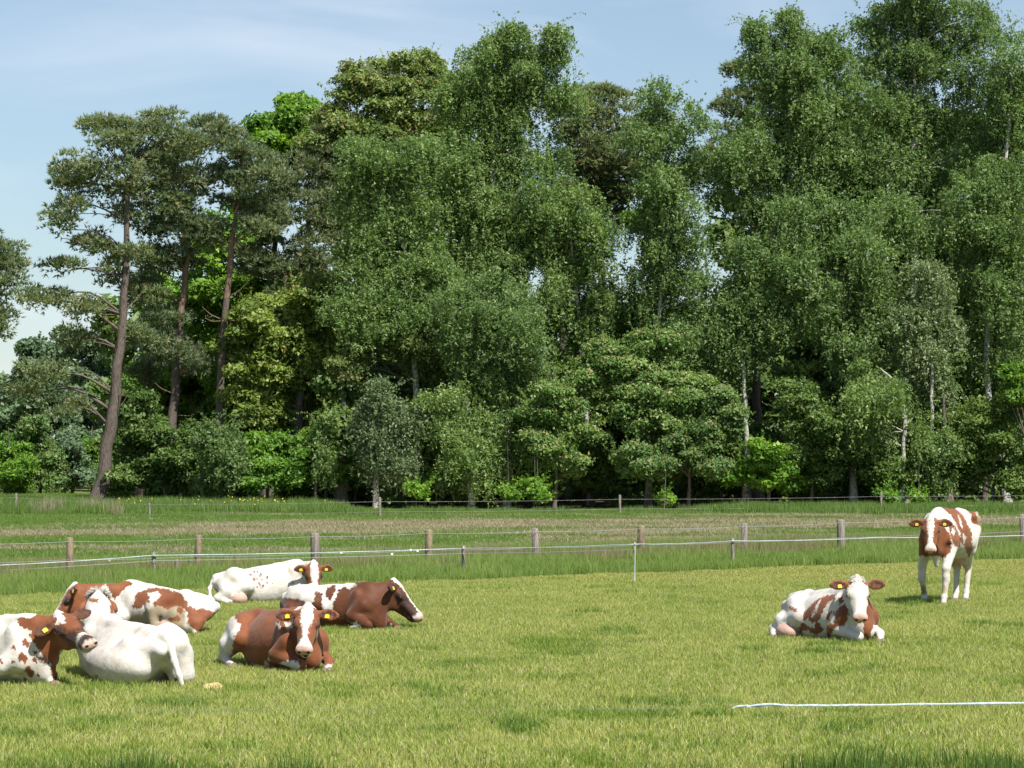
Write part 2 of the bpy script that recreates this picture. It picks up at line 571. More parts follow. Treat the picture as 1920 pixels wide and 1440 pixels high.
def tree(name, kind, label, base, blobs, trunk=None, r0=0.16, n=20000, size=0.11, rc=0.75, dens=3.2, seed=1,
         bark="grey", cat="tree", group=None, z0=-0.1, bare=0, branches=True, top_bark=None, mat=None, cat_leaf=True):
    """base: ground point. blobs: [(centre, radii)] in world. trunk: world polyline"""
    rng = np.random.default_rng(seed)
    base = np.asarray(base, float)
    root = empty(name, (base[0], base[1], 0))
    tag(root, label, cat, group)
    off = np.array([base[0], base[1], 0.0])
    if kind in ("birch", "willow"):
        big = [(c_ - np.array([0, 0, 0.25 * r_[2]]), (r_[0] * 1.25, r_[1] * 1.2, r_[2] * 1.25)) for c_, r_ in blobs]
        sets = [crown(rng, kind, satellites(rng, blobs), int(n * 0.84), size, rc * 0.62, dens * 0.62),
                crown(rng, kind, big, int(n * 0.28), size * 1.1, rc * 0.75, dens)]
        Cq, Rq = clumps_in(rng, blobs, 0.5, 3.0)
        sets.append(twigs(rng, Cq, Rq, int(n * 0.15), size * 0.95, 0.7, 0.35, 1.3, 20))
    elif cat_leaf and len(blobs) > 3 and kind in ("pine", "pinebrown"):
        sets = [crown(rng, kind, satellites(rng, blobs), n, size, rc, dens)]
    elif cat_leaf:
        sets = [crown(rng, kind, satellites(rng, blobs), int(n * 0.9), size, rc, dens)]
        Cq, Rq = clumps_in(rng, blobs, 0.5, 3.0)
        sets.append(twigs(rng, Cq, Rq, int(n * 0.14), size * 0.9, 1.3 if kind == "oakred" else 0.6, 0.0, 0.8 if kind == "oakred" else 0.6, 14))
    else:
        sets = [crown(rng, kind, blobs, n, size, rc, dens)]
    nv = 0; Fs = []
    for q in sets:
        Fs.append(q[1] + nv); nv += len(q[0])
    V = np.vstack([q[0] for q in sets]); F = np.vstack(Fs)
    v, c, o = (np.hstack([q[i] for q in sets]) for i in (2, 3, 4))
    LEAFCOUNT[0] += len(F)
    me = npmesh("crown", V - off, F, mat or LM[kind], False, {"rnd": v, "clump": c, "odd": o})
    link("crown", me, root)
    if trunk is not None:
        tp = smooth_path(trunk, 22)
        tp[1:-1] += rng.normal(0, r0 * 0.12, (20, 3)) * np.array([1, 1, 0.3])
        t = np.linspace(0, 1, 22)
        rr = r0 * (1 - 0.78 * t) + r0 * 0.45 * np.exp(-t * 22)
        Vt, Ft = tube(tp, rr, 10, False, 0.04, rng)
        if top_bark:
            # thick plated bark low down, thin orange bark above
            nq = len(Ft) // 21
            cut = 11 * 10
            link("trunk", npmesh("trunk", (Vt - off)[:120], Ft[:cut], BARK[bark], True), root)
            link("upper_trunk", npmesh("upper_trunk", (Vt - off)[110:], Ft[cut:] - 110, BARK[top_bark], True), root)
        else:
            link("trunk", npmesh("trunk", Vt - off, Ft, BARK[bark], True), root)
        if branches:
            parts = branch_set(rng, tp, blobs[:26], r0, 1)
            for k in range(bare):                      # dead snags on the bare trunk
                i = rng.integers(4, 17); a = tp[i]
                d = nrm(rng.normal(0, 1, 3) * np.array([1, 0.8, 0.25]) + np.array([0, 0, 0.1]))
                L = rng.uniform(0.4, 1.5)
                parts.append(tube(smooth_path([a, a + d * L * 0.6 + np.array([0, 0, -0.05]), a + d * L + np.array([0, 0, 0.12])], 5), np.linspace(0.028, 0.008, 5), 4, False))
            if parts:
                Vb, Fb = join(parts)
                tag(link("branches", npmesh("branches", Vb - off, Fb, BARK[top_bark or bark], True), root), kind="stuff")
    return root

def nrm(v):
    v = np.asarray(v, float)
    return v / (np.linalg.norm(v) + 1e-12)

def PB(Y, *bl, flat=0.85, seed=0):
    """crown blobs given by where they appear: (px, py, rx, ry[, depth offset]) at world depth Y"""
    out = []
    rng = np.random.default_rng(seed + 11)
    for b in bl:
        px, py, rx, ry = b[:4]
        dy = b[4] if len(b) > 4 else rng.uniform(-0.8, 0.8)
        p = at(px, py, Y + dy); s = FPX / (Y + dy)
        out.append((p, (rx / s, min(rx, ry) / s * flat + 0.3, ry / s)))
    return out

def PT(Y, *pts):
    return [at(p[0], p[1], Y + (p[2] if len(p) > 2 else 0)) for p in pts]
# ================================================================== cows
class Blob:
    """smooth union of ellipsoids and round cones, meshed as one surface"""
    def __init__(self, h=0.013):
        self.p = []; self.h = h
    def cone(self, a, b, ra, rb, k=0.04, g=0, sub=False):
        self.p.append(('c', np.array(a, float), np.array(b, float), ra, rb, k, g, sub))
    def ell(self, c, r, k=0.05, g=0, R=None, sub=False):
        self.p.append(('e', np.array(c, float), np.array(r, float), np.eye(3) if R is None else R, None, k, g, sub))
    def mesh(self):
        h = self.h
        lo = np.full(3, 1e9); hi = -lo
        for q in self.p:
            if q[7]: continue
            if q[0] == 'c':
                m = max(q[3], q[4]); l = np.minimum(q[1], q[2]) - m; u = np.maximum(q[1], q[2]) + m
            else:
                m = q[2].max(); l = q[1] - m; u = q[1] + m
            lo = np.minimum(lo, l); hi = np.maximum(hi, u)
        lo -= 3 * h; hi += 3 * h
        N = np.ceil((hi - lo) / h).astype(int) + 1
        ax = [lo[i] + h * np.arange(N[i]) for i in range(3)]
        D = np.full(N, 0.25, dtype=np.float32)
        RAW = np.full(N, 9.0, dtype=np.float32)
        G = np.zeros(N, dtype=np.int8)
        for q in self.p:
            k = q[5]
            if q[0] == 'c':
                m = max(q[3], q[4]); l = np.minimum(q[1], q[2]) - m; u = np.maximum(q[1], q[2]) + m
            else:
                ext = np.abs(q[3]) @ q[2]; l = q[1] - ext; u = q[1] + ext
            pad = k + 2.5 * h
            s = [slice(max(0, int((l[i] - pad - lo[i]) / h)), min(N[i], int((u[i] + pad - lo[i]) / h) + 2)) for i in range(3)]
            X = ax[0][s[0]][:, None, None]; Y = ax[1][s[1]][None, :, None]; Z = ax[2][s[2]][None, None, :]
            if q[0] == 'c':
                a, b, ra, rb = q[1], q[2], q[3], q[4]
                ab = b - a; L2 = ab @ ab + 1e-9
                t = np.clip(((X - a[0]) * ab[0] + (Y - a[1]) * ab[1] + (Z - a[2]) * ab[2]) / L2, 0, 1)
                d = np.sqrt((X - a[0] - t * ab[0]) ** 2 + (Y - a[1] - t * ab[1]) ** 2 + (Z - a[2] - t * ab[2]) ** 2) - (ra + (rb - ra) * t)
            else:
                c, r, R = q[1], q[2], q[3]
                dx, dy, dz = X - c[0], Y - c[1], Z - c[2]
                u0 = (dx * R[0, 0] + dy * R[1, 0] + dz * R[2, 0]); u1 = (dx * R[0, 1] + dy * R[1, 1] + dz * R[2, 1]); u2 = (dx * R[0, 2] + dy * R[1, 2] + dz * R[2, 2])
                k0 = np.sqrt((u0 / r[0]) ** 2 + (u1 / r[1]) ** 2 + (u2 / r[2]) ** 2)
                k1 = np.sqrt((u0 / r[0] ** 2) ** 2 + (u1 / r[1] ** 2) ** 2 + (u2 / r[2] ** 2) ** 2) + 1e-6
                d = k0 * (k0 - 1) / k1
            d = d.astype(np.float32)
            cur = D[tuple(s)]
            if q[7]:
                nd = -d
                hh = np.maximum(k - np.abs(cur - nd), 0) / k
                D[tuple(s)] = np.maximum(cur, nd) + hh * hh * k * 0.25
                gg = G[tuple(s)]
                gg[d < h * 0.7] = q[6] if q[6] else 0
                if q[6] == 0:
                    pass
            else:
                hh = np.maximum(k - np.abs(cur - d), 0) / k
                D[tuple(s)] = np.minimum(cur, d) - hh * hh * k * 0.25
                raw = RAW[tuple(s)]; w = d < raw
                G[tuple(s)][w] = q[6]
                raw[w] = d[w]
        # surface nets
        ins = D < 0
        nx, ny, nz = N - 1
        cells = np.zeros((nx, ny, nz), dtype=np.int8)
        corners = [(i, j, k) for i in (0, 1) for j in (0, 1) for k in (0, 1)]
        for i, j, k in corners:
            cells += ins[i:i + nx, j:j + ny, k:k + nz]
        act = (cells > 0) & (cells < 8)
        idx = np.full((nx, ny, nz), -1, dtype=np.int64)
        I = np.argwhere(act)
        idx[act] = np.arange(len(I))
        acc = np.zeros((len(I), 3)); cnt = np.zeros(len(I))
        for a in corners:
            for axn in range(3):
                if a[axn] == 0:
                    b = list(a); b[axn] = 1
                    ia = I + np.array(a); ib = I + np.array(b)
                    da = D[ia[:, 0], ia[:, 1], ia[:, 2]]; db = D[ib[:, 0], ib[:, 1], ib[:, 2]]
                    cr = (da < 0) != (db < 0)
                    t = np.where(cr, da / np.where(cr, da - db, 1), 0)
                    pnt = ia.astype(float); pnt[:, axn] += t
                    acc[cr] += pnt[cr]; cnt[cr] += 1
        V = lo + h * acc / cnt[:, None]
        Gv = G[np.clip(np.rint(acc[:, 0] / cnt).astype(int), 0, N[0] - 1), np.clip(np.rint(acc[:, 1] / cnt).astype(int), 0, N[1] - 1), np.clip(np.rint(acc[:, 2] / cnt).astype(int), 0, N[2] - 1)]
        F = []
        for axn in range(3):
            o1, o2 = [(1, 2), (2, 0), (0, 1)][axn]
            sl0 = [slice(1, -1)] * 3; sl1 = [slice(1, -1)] * 3
            sl0[axn] = slice(0, -1); sl1[axn] = slice(1, None)
            e0 = ins[tuple(sl0)]; e1 = ins[tuple(sl1)]
            E = np.argwhere(e0 != e1)
            base = E.copy(); off = np.ones(3, int); off[axn] = 0
            base = base + off
            sgn = e0[E[:, 0], E[:, 1], E[:, 2]]
            u = np.zeros(3, int); u[o1] = 1; v = np.zeros(3, int); v[o2] = 1
            c = [base - u - v, base - v, base, base - u]
            q = np.stack([idx[x[:, 0], x[:, 1], x[:, 2]] for x in c], axis=1)
            q[~sgn] = q[~sgn][:, ::-1]
            F.append(q)
        F = np.vstack(F)
        F = F[(F >= 0).all(axis=1)]
        # light smoothing
        E = np.vstack([F[:, [0, 1]], F[:, [1, 2]], F[:, [2, 3]], F[:, [3, 0]]])
        for lam in (0.5, 0.35):
            S = np.zeros_like(V); C = np.zeros(len(V))
            for cax in range(3):
                S[:, cax] = np.bincount(E[:, 0], V[E[:, 1], cax], len(V)) + np.bincount(E[:, 1], V[E[:, 0], cax], len(V))
            C = np.bincount(E[:, 0], minlength=len(V)) + np.bincount(E[:, 1], minlength=len(V))
            V = V + lam * (S / C[:, None] - V)
        return V, F, Gv

def poly_sd(px, py, poly):
    """signed distance to a polygon, positive inside"""
    P = np.asarray(poly, float)
    n = len(P)
    d2 = np.full(px.shape, 1e12)
    ins = np.zeros(px.shape, bool)
    for i in range(n):
        x0, y0 = P[i]; x1, y1 = P[(i + 1) % n]
        ex, ey = x1 - x0, y1 - y0
        t = np.clip(((px - x0) * ex + (py - y0) * ey) / (ex * ex + ey * ey + 1e-9), 0, 1)
        d2 = np.minimum(d2, (px - x0 - t * ex) ** 2 + (py - y0 - t * ey) ** 2)
        c = ((y0 > py) != (y1 > py)) & (px < ex * (py - y0) / (ey if ey else 1e-9) + x0)
        ins ^= c
    d = np.sqrt(d2)
    return np.where(ins, d, -d)

def nrm(v):
    v = np.asarray(v, float)
    return v / (np.linalg.norm(v) + 1e-12)

def coat_material(name="cow_coat", deep=1.0):
    m = MT(name)
    op = m.objpos()
    wv = m.node("ShaderNodeTexNoise"); wv.inputs["Scale"].default_value = 24; wv.inputs["Detail"].default_value = 4
    m.link(op, wv.inputs["Vector"])
    w = m.math('MULTIPLY', m.math('SUBTRACT', wv.outputs["Fac"], 0.5), 0.070)
    hair = m.noise(95, 3, 0.6, op, (1, 1, 0.35))
    jag = m.noise(52, 4, 0.7, op)
    w = m.math('ADD', w, m.math('MULTIPLY', m.math('SUBTRACT', jag, 0.5), 0.070))
    w = m.math('ADD', w, m.math('MULTIPLY', m.math('SUBTRACT', hair, 0.5), 0.022))
    def mask(nm, soft):
        return m.math('ADD', m.math('MULTIPLY', m.math('ADD', m.attr(nm), w), 1.0 / soft), 0.5, clamp=True)
    soft = m.noise(5, 3, 0.5, op)
    white = m.ramp(soft, [(0.3, (0.50, 0.455, 0.395)), (0.6, (0.57, 0.54, 0.50))])
    dirt = m.mix(m.ramp(m.noise(11, 5, 0.65, op), [(0.42, 0.0), (0.75, 0.6)]), white, (0.33, 0.27, 0.19))
    br = m.ramp(m.noise(7, 3, 0.5, op), [(0.3, (0.125, 0.038, 0.013)), (0.7, (0.200, 0.064, 0.022))])
    br = m.mix(m.math('MULTIPLY', hair, 0.35), br, (0.225, 0.082, 0.031))
    if deep != 1.0:
        br = m.mix(1.0, br, (deep, deep * 0.95, deep * 0.9), "MULTIPLY")
    c = m.mix(mask("tan", 0.05), dirt, (0.28, 0.225, 0.145))
    c = m.mix(mask("brown", 0.010), c, br)
    c = m.mix(mask("dark", 0.035), c, (0.040, 0.018, 0.011))
    c = m.mix(mask("pink", 0.03), c, (0.43, 0.275, 0.22))
    c = m.mix(m.math("ADD", m.math("MULTIPLY", m.attr("black"), 100.0), 0.5, clamp=True), c, (0.02, 0.013, 0.01))
    bmp = m.math('ADD', m.math('MULTIPLY', hair, 0.25), m.noise(9, 3, 0.6, op))
    b = m.bsdf(c, 0.62, 0.22, bump=bmp, bump_d=0.02, bump_s=0.55)
    b.inputs["Sheen Weight"].default_value = 0.12
    b.inputs["Sheen Roughness"].default_value = 0.5
    return m.finish(b)

COAT = coat_material()
COAT_DEEP = coat_material("dark_brown_cow_coat", 0.52)
def simple(name, col, rough=0.5, spec=0.4, amp=0.15, scale=20):
    m = MT(name)
    nz = m.noise(scale, 3, 0.6, m.objpos())
    c = m.mix(m.ramp(nz, [(0.3, 0.0), (0.7, 1.0)]), [x * (1 - amp) for x in col], [min(1, x * (1 + amp)) for x in col])
    return m.finish(m.bsdf(c, rough, spec))
EYE = simple("cow_eye", (0.012, 0.008, 0.006), 0.12, 0.8)
TAGM = simple("ear_tag_yellow", (0.65, 0.46, 0.02), 0.4, 0.4, 0.05)
HOOF = simple("hoof_horn", (0.16, 0.12, 0.085), 0.5, 0.3, 0.3)

def uv_sphere(c, r, n=10):
    V = []; F = []
    for i in range(n + 1):
        th = math.pi * i / n
        for j in range(2 * n):
            ph = math.pi * j / n
            V.append((c[0] + r * math.sin(th) * math.cos(ph), c[1] + r * math.sin(th) * math.sin(ph), c[2] + r * math.cos(th)))
    for i in range(n):
        for j in range(2 * n):
            k = (j + 1) % (2 * n)
            F.append((i * 2 * n + j, (i + 1) * 2 * n + j, (i + 1) * 2 * n + k, i * 2 * n + k))
    return np.array(V), np.array(F)

# groups painted separately: 0 body, 1 head, 2 ear, 3 leg, 4 tail, 5 nostril or mouth, 6 udder
def head_prims(B, M, mouth=0.0, ear=(0.0, 0.0), ear_fwd=0.25, s=1.0, es=1.0):
    """M: 4x4 head frame (x towards the muzzle, y left, z out of the forehead), origin at the poll"""
    R = M[:3, :3]
    def T(p): return R @ (np.array(p, float) * s) + M[:3, 3]
    def E(c, r, k=0.04, g=1, L=None, sub=False):
        B.ell(T(c), np.array(r) * s, k, g, R if L is None else R @ L, sub)
    def C(a, b, ra, rb, k=0.04, g=1, sub=False): B.cone(T(a), T(b), ra * s, rb * s, k, g, sub)
    E((0.07, 0, -0.085), (0.115, 0.092, 0.10))
    E((0.13, 0, -0.055), (0.130, 0.118, 0.062))
    C((0.14, 0, -0.080), (0.43, 0, -0.078), 0.083, 0.056)
    C((0.10, 0, -0.205), (0.40, 0, -0.130), 0.052, 0.036, 0.05)
    for y in (-1, 1):
        E((0.135, y * 0.052, -0.165), (0.115, 0.042, 0.095), 0.05)
        E((0.165, y * 0.100, -0.056), (0.046, 0.026, 0.032), 0.025)
        C((0.25, y * 0.062, -0.095), (0.38, y * 0.045, -0.095), 0.030, 0.026, 0.04)
    C((0.05, 0, -0.03), (-0.035, 0, 0.002), 0.062, 0.030, 0.05)
    E((0.455, 0, -0.082), (0.058, 0.082, 0.060), 0.035)
    for y in (-1, 1):
        E((0.475, y * 0.045, -0.075), (0.038, 0.034, 0.036), 0.02)
        E((0.440, y * 0.045, -0.112), (0.045, 0.035, 0.026), 0.02)
    E((0.405, 0, -0.150 - mouth * 0.6), (0.062, 0.052, 0.030), 0.02)
    C((0.25, 0, -0.165 - mouth * 0.2), (0.40, 0, -0.145 - mouth * 0.6), 0.045, 0.032, 0.03)
    for y in (-1, 1):
        B.ell(T((0.512, y * 0.044, -0.070)), np.array((0.015, 0.014, 0.010)) * s, 0.006, 5, R, True)
    if mouth > 0.01:
        B.ell(T((0.475, 0, -0.130 - mouth * 0.3)), np.array((0.050, 0.060, 0.006 + mouth * 0.35)) * s, 0.008, 5, R, True)
    # ears: a cupped leaf held out from the skull
    for y, dz in ((1, ear[0]), (-1, ear[1])):
        root, d, n, f = ear_axes(y, dz, ear_fwd)
        L = np.stack([d, n, f], axis=1)
        c = root + d * 0.125 * es
        C(root - d * 0.01, root + d * 0.06 * es, 0.034, 0.030, 0.03, 2)
        B.ell(T(c), np.array((0.105, 0.068, 0.022)) * s * es, 0.02, 2, R @ L)
        C(c + d * 0.02 * es, c + d * 0.095 * es, 0.030 * es, 0.016 * es, 0.03, 2)
        B.ell(T(c + f * 0.026 + d * 0.008), np.array((0.082, 0.048, 0.020)) * s * es, 0.012, 7, R @ L, True)

def ear_axes(y, dz, ear_fwd):
    """root, direction, upward edge and opening direction of an ear, in the head's frame"""
    root = np.array((0.045, y * 0.088, -0.035))
    d = nrm((0.05 + ear_fwd * 0.3, y * 1.0, -0.12 + dz))
    o = np.array((0.45, y * 0.15, 0.85))
    f = nrm(o - d * (o @ d))
    n = nrm(np.cross(d, f))
    if n[0] > 0: n = -n
    return root, d, n, f

def head_frame(poll, muzzle_dir, up_hint):
    x = nrm(muzzle_dir)
    z = nrm(np.array(up_hint, float) - x * (np.array(up_hint) @ x))
    y = np.cross(z, x)
    M = np.eye(4); M[:3, 0] = x; M[:3, 1] = y; M[:3, 2] = z; M[:3, 3] = poll
    return M

def torso(B, X, ts=1.0, roll=0.0, thin=1.0, udder=0.0, sag=0.0, fat=1.0):
    """X maps torso coordinates (x forward, y left, z up, origin mid-barrel) to cow-local ones"""
    R = X[:3, :3]
    def T(p): return R @ (np.array(p, float) * ts) + X[:3, 3]
    def E(c, r, k=0.08, g=0, Rl=None): B.ell(T(c), np.array(r) * ts, k * ts, g, R if Rl is None else R @ Rl)
    def C(a, b, ra, rb, k=0.06, g=0): B.cone(T(a), T(b), ra * ts, rb * ts, k * ts, g)
    E((-0.02, 0, -0.04 - sag * 0.3), (0.62, 0.325 * fat, 0.345 + sag * 0.4))
    E((-0.15, 0, -0.09 - sag), (0.42, 0.345 * fat, 0.285))
    E((0.42, 0, -0.03), (0.36, 0.235, 0.335))
    E((-0.60, 0, 0.10), (0.30, 0.215, 0.205))
    C((-0.84, 0, 0.255), (0.20, 0, 0.285), 0.040, 0.042, 0.09)
    C((0.20, 0, 0.285), (0.58, 0, 0.300), 0.042, 0.055, 0.09)
    E((0.46, 0, 0.215), (0.22, 0.085, 0.125))
    for y in (-1, 1):
        E((-0.46, y * 0.235, 0.215), (0.075, 0.050, 0.050), 0.07)
        C((-0.46, y * 0.230, 0.215), (-0.45, 0, 0.27), 0.035, 0.04, 0.08)
        E((-0.86, y * 0.115, 0.150), (0.050, 0.045, 0.048), 0.06)
        C((-0.48, y * 0.22, 0.19), (-0.84, y * 0.115, 0.14), 0.055, 0.05, 0.09)
        E((0.47, y * 0.185, -0.02), (0.135, 0.072, 0.245), 0.06)
        C((0.45, y * 0.15, 0.22), (0.60, y * 0.20, -0.12), 0.06, 0.085, 0.06)
    E((0.68, 0, -0.20), (0.13, 0.12, 0.16), 0.08)
    C((-0.86, 0, 0.235), (-0.915, 0, 0.16), 0.040, 0.030, 0.05)

def neck(B, X, M, s=1.0, drop=0.0, dew=0.03, ts=1.0):
    R = X[:3, :3]
    def T(p): return R @ (np.array(p, float) * ts) + X[:3, 3]
    Rh = M[:3, :3]
    def H(p): return Rh @ (np.array(p, float) * s) + M[:3, 3]
    w, ch = T((0.52, 0, 0.20)), T((0.62, 0, -0.12))
    top = H((-0.005, 0, -0.075)); low = H((0.075, 0, -0.165))
    B.cone(w, top, 0.125 * ts, 0.072 * s, 0.08, 8)
    mid = T((0.60, 0, 0.06))
    mt = (top + low) / 2
    B.cone(mid, mt, 0.155 * ts, 0.082 * s, 0.09, 8)
    B.cone(ch, low, 0.125 * ts, 0.066 * s, 0.09, 8)
    # dewlap
    q = low * 0.45 + ch * 0.55 - np.array((0, 0, 0.03))
    B.cone(T((0.74, 0, -0.24)), q, dew + 0.035, dew, 0.08, 8)
    B.cone(q, low - np.array((0, 0, 0.01)), dew, 0.03, 0.07, 8)

class Cow:
    def __init__(self, base_px, heading_deg, label, scale=1.0, h=0.0145):
        g = gr(*base_px)
        self.root = empty("cow", g, 0.0)
        self.g = g
        self.yaw = rad(heading_deg)       # heading measured from world +x
        self.root.rotation_euler = (0, 0, self.yaw)
        self.s = scale
        tag(self.root, label, "cow", "dairy cows in the pasture")
        self.B = Blob(h)
        c, s_ = math.cos(self.yaw), math.sin(self.yaw)
        self.Rw = np.array([[c, -s_, 0], [s_, c, 0], [0, 0, 1]])
        self.paint = []; self.Y = g[1]
    def loc(self, w):                     # world -> cow local
        return self.Rw.T @ (np.asarray(w, float) - self.g)
    def L(self, px, py, dY=0.0):          # pixel at depth (root depth + dY) -> cow local
        return self.loc(at(px, py, self.Y + dY))
    def dirw(self, v):                    # world direction -> local
        return self.Rw.T @ np.asarray(v, float)
    def torso(self, z, roll=0.0, pitch=0.0, x=0.0, y=0.0, ts=1.0, **kw):
        Rr = np.array(Matrix.Rotation(rad(pitch), 3, 'Y') @ Matrix.Rotation(rad(roll), 3, 'X'))
        X = np.eye(4); X[:3, :3] = Rr; X[:3, 3] = (x, y, z)
        self.X = X; self.ts = ts
        torso(self.B, X, ts=ts, **kw)
    def T(self, p): return self.X[:3, :3] @ (np.array(p, float) * self.ts) + self.X[:3, 3]
    def head(self, poll_px, mdir_world, up_world=(0, 0, 1), dY=0.0, mouth=0.0, ear=(0, 0), s=1.0, ear_fwd=0.25, dew=0.03, es=1.0):
        poll = self.L(poll_px[0], poll_px[1], dY)
        self.M = head_frame(poll, self.dirw(mdir_world), self.dirw(up_world))
        self.hs = s
        neck(self.B, self.X, self.M, s=s, dew=dew, ts=self.ts)
        head_prims(self.B, self.M, mouth, ear, ear_fwd, s, es); self.es = es
        self.ear = ear; self.ear_fwd = ear_fwd
    def limb(self, pts, rr, g=3, k=0.035):
        pts = [np.array(p, float) for p in pts]
        for i in range(len(pts) - 1):
            self.B.cone(pts[i], pts[i + 1], rr[i], rr[i + 1], k, g)
    def hoof(self, p, d, s=1.0):
        """cloven hoof: two claws"""
        d = nrm(d); side = nrm(np.cross(d, (0, 0, 1)) if abs(d[2]) < 0.9 else np.array((0, 1, 0)))
        parts = []
        for sg in (-1, 1):
            a = p + side * 0.024 * sg - d * 0.03; b = p + side * 0.026 * sg + d * 0.055
            V, F = tube(np.array([a, (a + b) / 2, b]), [0.036 * s, 0.038 * s, 0.018 * s], 10)
            parts.append((V, F))
        V, F = join(parts)
        o = link("hoof", npmesh("hoof", V, F, HOOF, True), self.root)
        return o
    def build(self, brown_face=None, **kw):
        V, F, G = self.B.mesh()
        W = V @ self.Rw.T + self.g
        px, py = proj(W)
        s = FPX / np.maximum(W[:, 1], 1)
        n = len(V)
        att = {k: np.full(n, -0.3) for k in ("brown", "dark", "pink", "tan", "black")}
        bodym = (G == 0) | (G == 3) | (G == 4) | (G == 8) | (G == 6)
        for grp, chan, poly in self.paint:
            if grp == 'body': msk = bodym
            elif grp == 'head': msk = (G == 1)
            elif grp == 'neck': msk = (G == 8)
            elif grp == 'torso': msk = (G == 0)
            elif grp == 'leg': msk = (G == 3)
            elif grp == 'tail': msk = (G == 4)
            elif grp == 'ear': msk = (G == 2) | (G == 7)
            else: msk = np.ones(n, bool)
            if poly is None:
                sd = np.full(n, 0.3)
            else:
                sd = poly_sd(px, py, poly) / s
            neg = chan.startswith('-')
            c = chan.lstrip('-')
            if neg:
                att[c] = np.where(msk, np.minimum(att[c], -sd), att[c])
            else:
                att[c] = np.where(msk, np.maximum(att[c], sd), att[c])
        # face markings in the head's own frame
        R = self.M[:3, :3]
        H = (V - self.M[:3, 3]) @ R / self.hs
        hm = (G == 1) | (G == 5)
        if brown_face is not None:
            sd = brown_face(H[:, 0], H[:, 1], H[:, 2])
            att["brown"] = np.where(hm, sd, att["brown"])
        att["brown"] = np.where((G == 2) | (G == 7), kw.get("earbrown", 0.3), att["brown"])
        att["dark"] = np.where(G == 7, 0.012, att["dark"])  # shading inside the cupped ear, painted into the coat
        att["pink"] = np.where(hm, (H[:, 0] - kw.get("pinkx", 0.475)) - 0.12 * np.abs(H[:, 2] + 0.08), att["pink"])
        att["pink"] = np.where(G == 6, 0.1, att["pink"])
        att["black"] = np.where((G == 5) & (H[:, 2] < -0.10), 0.1, att["black"])
        for y in (-1, 1):
            d = np.sqrt((H[:, 0] - 0.507) ** 2 + (H[:, 1] - y * 0.045) ** 2 + ((H[:, 2] + 0.070) * 1.4) ** 2)
            att["black"] = np.where(hm, np.maximum(att["black"], 0.019 - d), att["black"])
        for y in (-1, 1):   # dark rim round the eye
            d = np.sqrt((H[:, 0] - 0.172) ** 2 + (H[:, 1] - y * 0.115) ** 2 + (H[:, 2] + 0.062) ** 2)
            att["dark"] = np.where(hm, np.maximum(att["dark"], kw.get("rim", 0.036) + 0.012 - d), att["dark"])
        lip = 0.006 - np.abs(H[:, 2] + 0.128 + 0.05 * (H[:, 0] - 0.42))
        att["black"] = np.where(hm, np.maximum(att["black"], np.minimum(lip, H[:, 0] - 0.37)), att["black"])
        att["dark"] = np.where((G == 2) | (G == 7), np.maximum(att["dark"], kw.get("eardark", -0.3)), att["dark"])
        if "darkface" in kw:
            att["dark"] = np.where(hm, np.maximum(att["dark"], kw["darkface"](H[:, 0], H[:, 1], H[:, 2])), att["dark"])
        body = link("body", npmesh("cow_body", V, F, kw.get("coat", COAT), True, pcol=att), self.root)
        # eyes
        for y in (-1, 1):
            c = R @ (np.array((0.180, y * 0.113, -0.062)) * self.hs) + self.M[:3, 3]
            Ve, Fe = uv_sphere((0, 0, 0), 0.0185 * self.hs)
            o = link("eye", npmesh("eye", Ve, Fe, EYE, True), self.root, c)
        # ear tags
        for y, dz in ((1, self.ear[0]), (-1, self.ear[1])):
            if kw.get("tags", "both") == "left" and y < 0: continue
            if kw.get("tags", "both") == "right" and y > 0: continue
            root, d, nn, f = ear_axes(y, dz, self.ear_fwd)
            es = self.es
            cc = root + d * 0.115 * es + f * 0.024 * es - nn * 0.026 * es
            nn = -nn
            a, b2, t = d * 0.022, -nn * 0.016, f * 0.0035
            vs = []
            for k_ in (-1, 1):
                for (u, v) in ((-1, -1), (1, -1), (1, 1), (0.35, 1.5), (-0.35, 1.5), (-1, 1)):
                    vs.append(cc + a * u + b2 * v + t * k_)
            Vt = np.array(vs)
            Vt = Vt * self.hs @ R.T + self.M[:3, 3]
            me = bpy.data.meshes.new("ear_tag")
            fs = [(0, 1, 2, 3, 4, 5), (11, 10, 9, 8, 7, 6)] + [(i, (i + 1) % 6, 6 + (i + 1) % 6, 6 + i) for i in range(6)]
            me.from_pydata([tuple(v) for v in Vt], [], fs)
            me.materials.append(TAGM)
            me.validate(); me.update()
            link("ear_tag", me, self.root)
        return body

def blaze(w0=0.05, w1=0.035, w2=0.07, top=0.0, keep=0.9, off=0.0):
    """brown face with a white blaze: half width w0 at the forehead, w1 mid, w2 at the muzzle"""
    def f(x, y, z):
        w = np.interp(x, [-0.05, 0.05, 0.15, 0.28, 0.38, 0.44], [w0 * 0.9, w0, w0, w1, w1 * 1.3, w2 + 0.04])
        sd = np.abs(y - off) - w
        sd = np.where(z < -0.19, np.minimum(sd, 0.02), sd)
        sd = np.minimum(sd, 0.43 - x)
        return sd
    return f
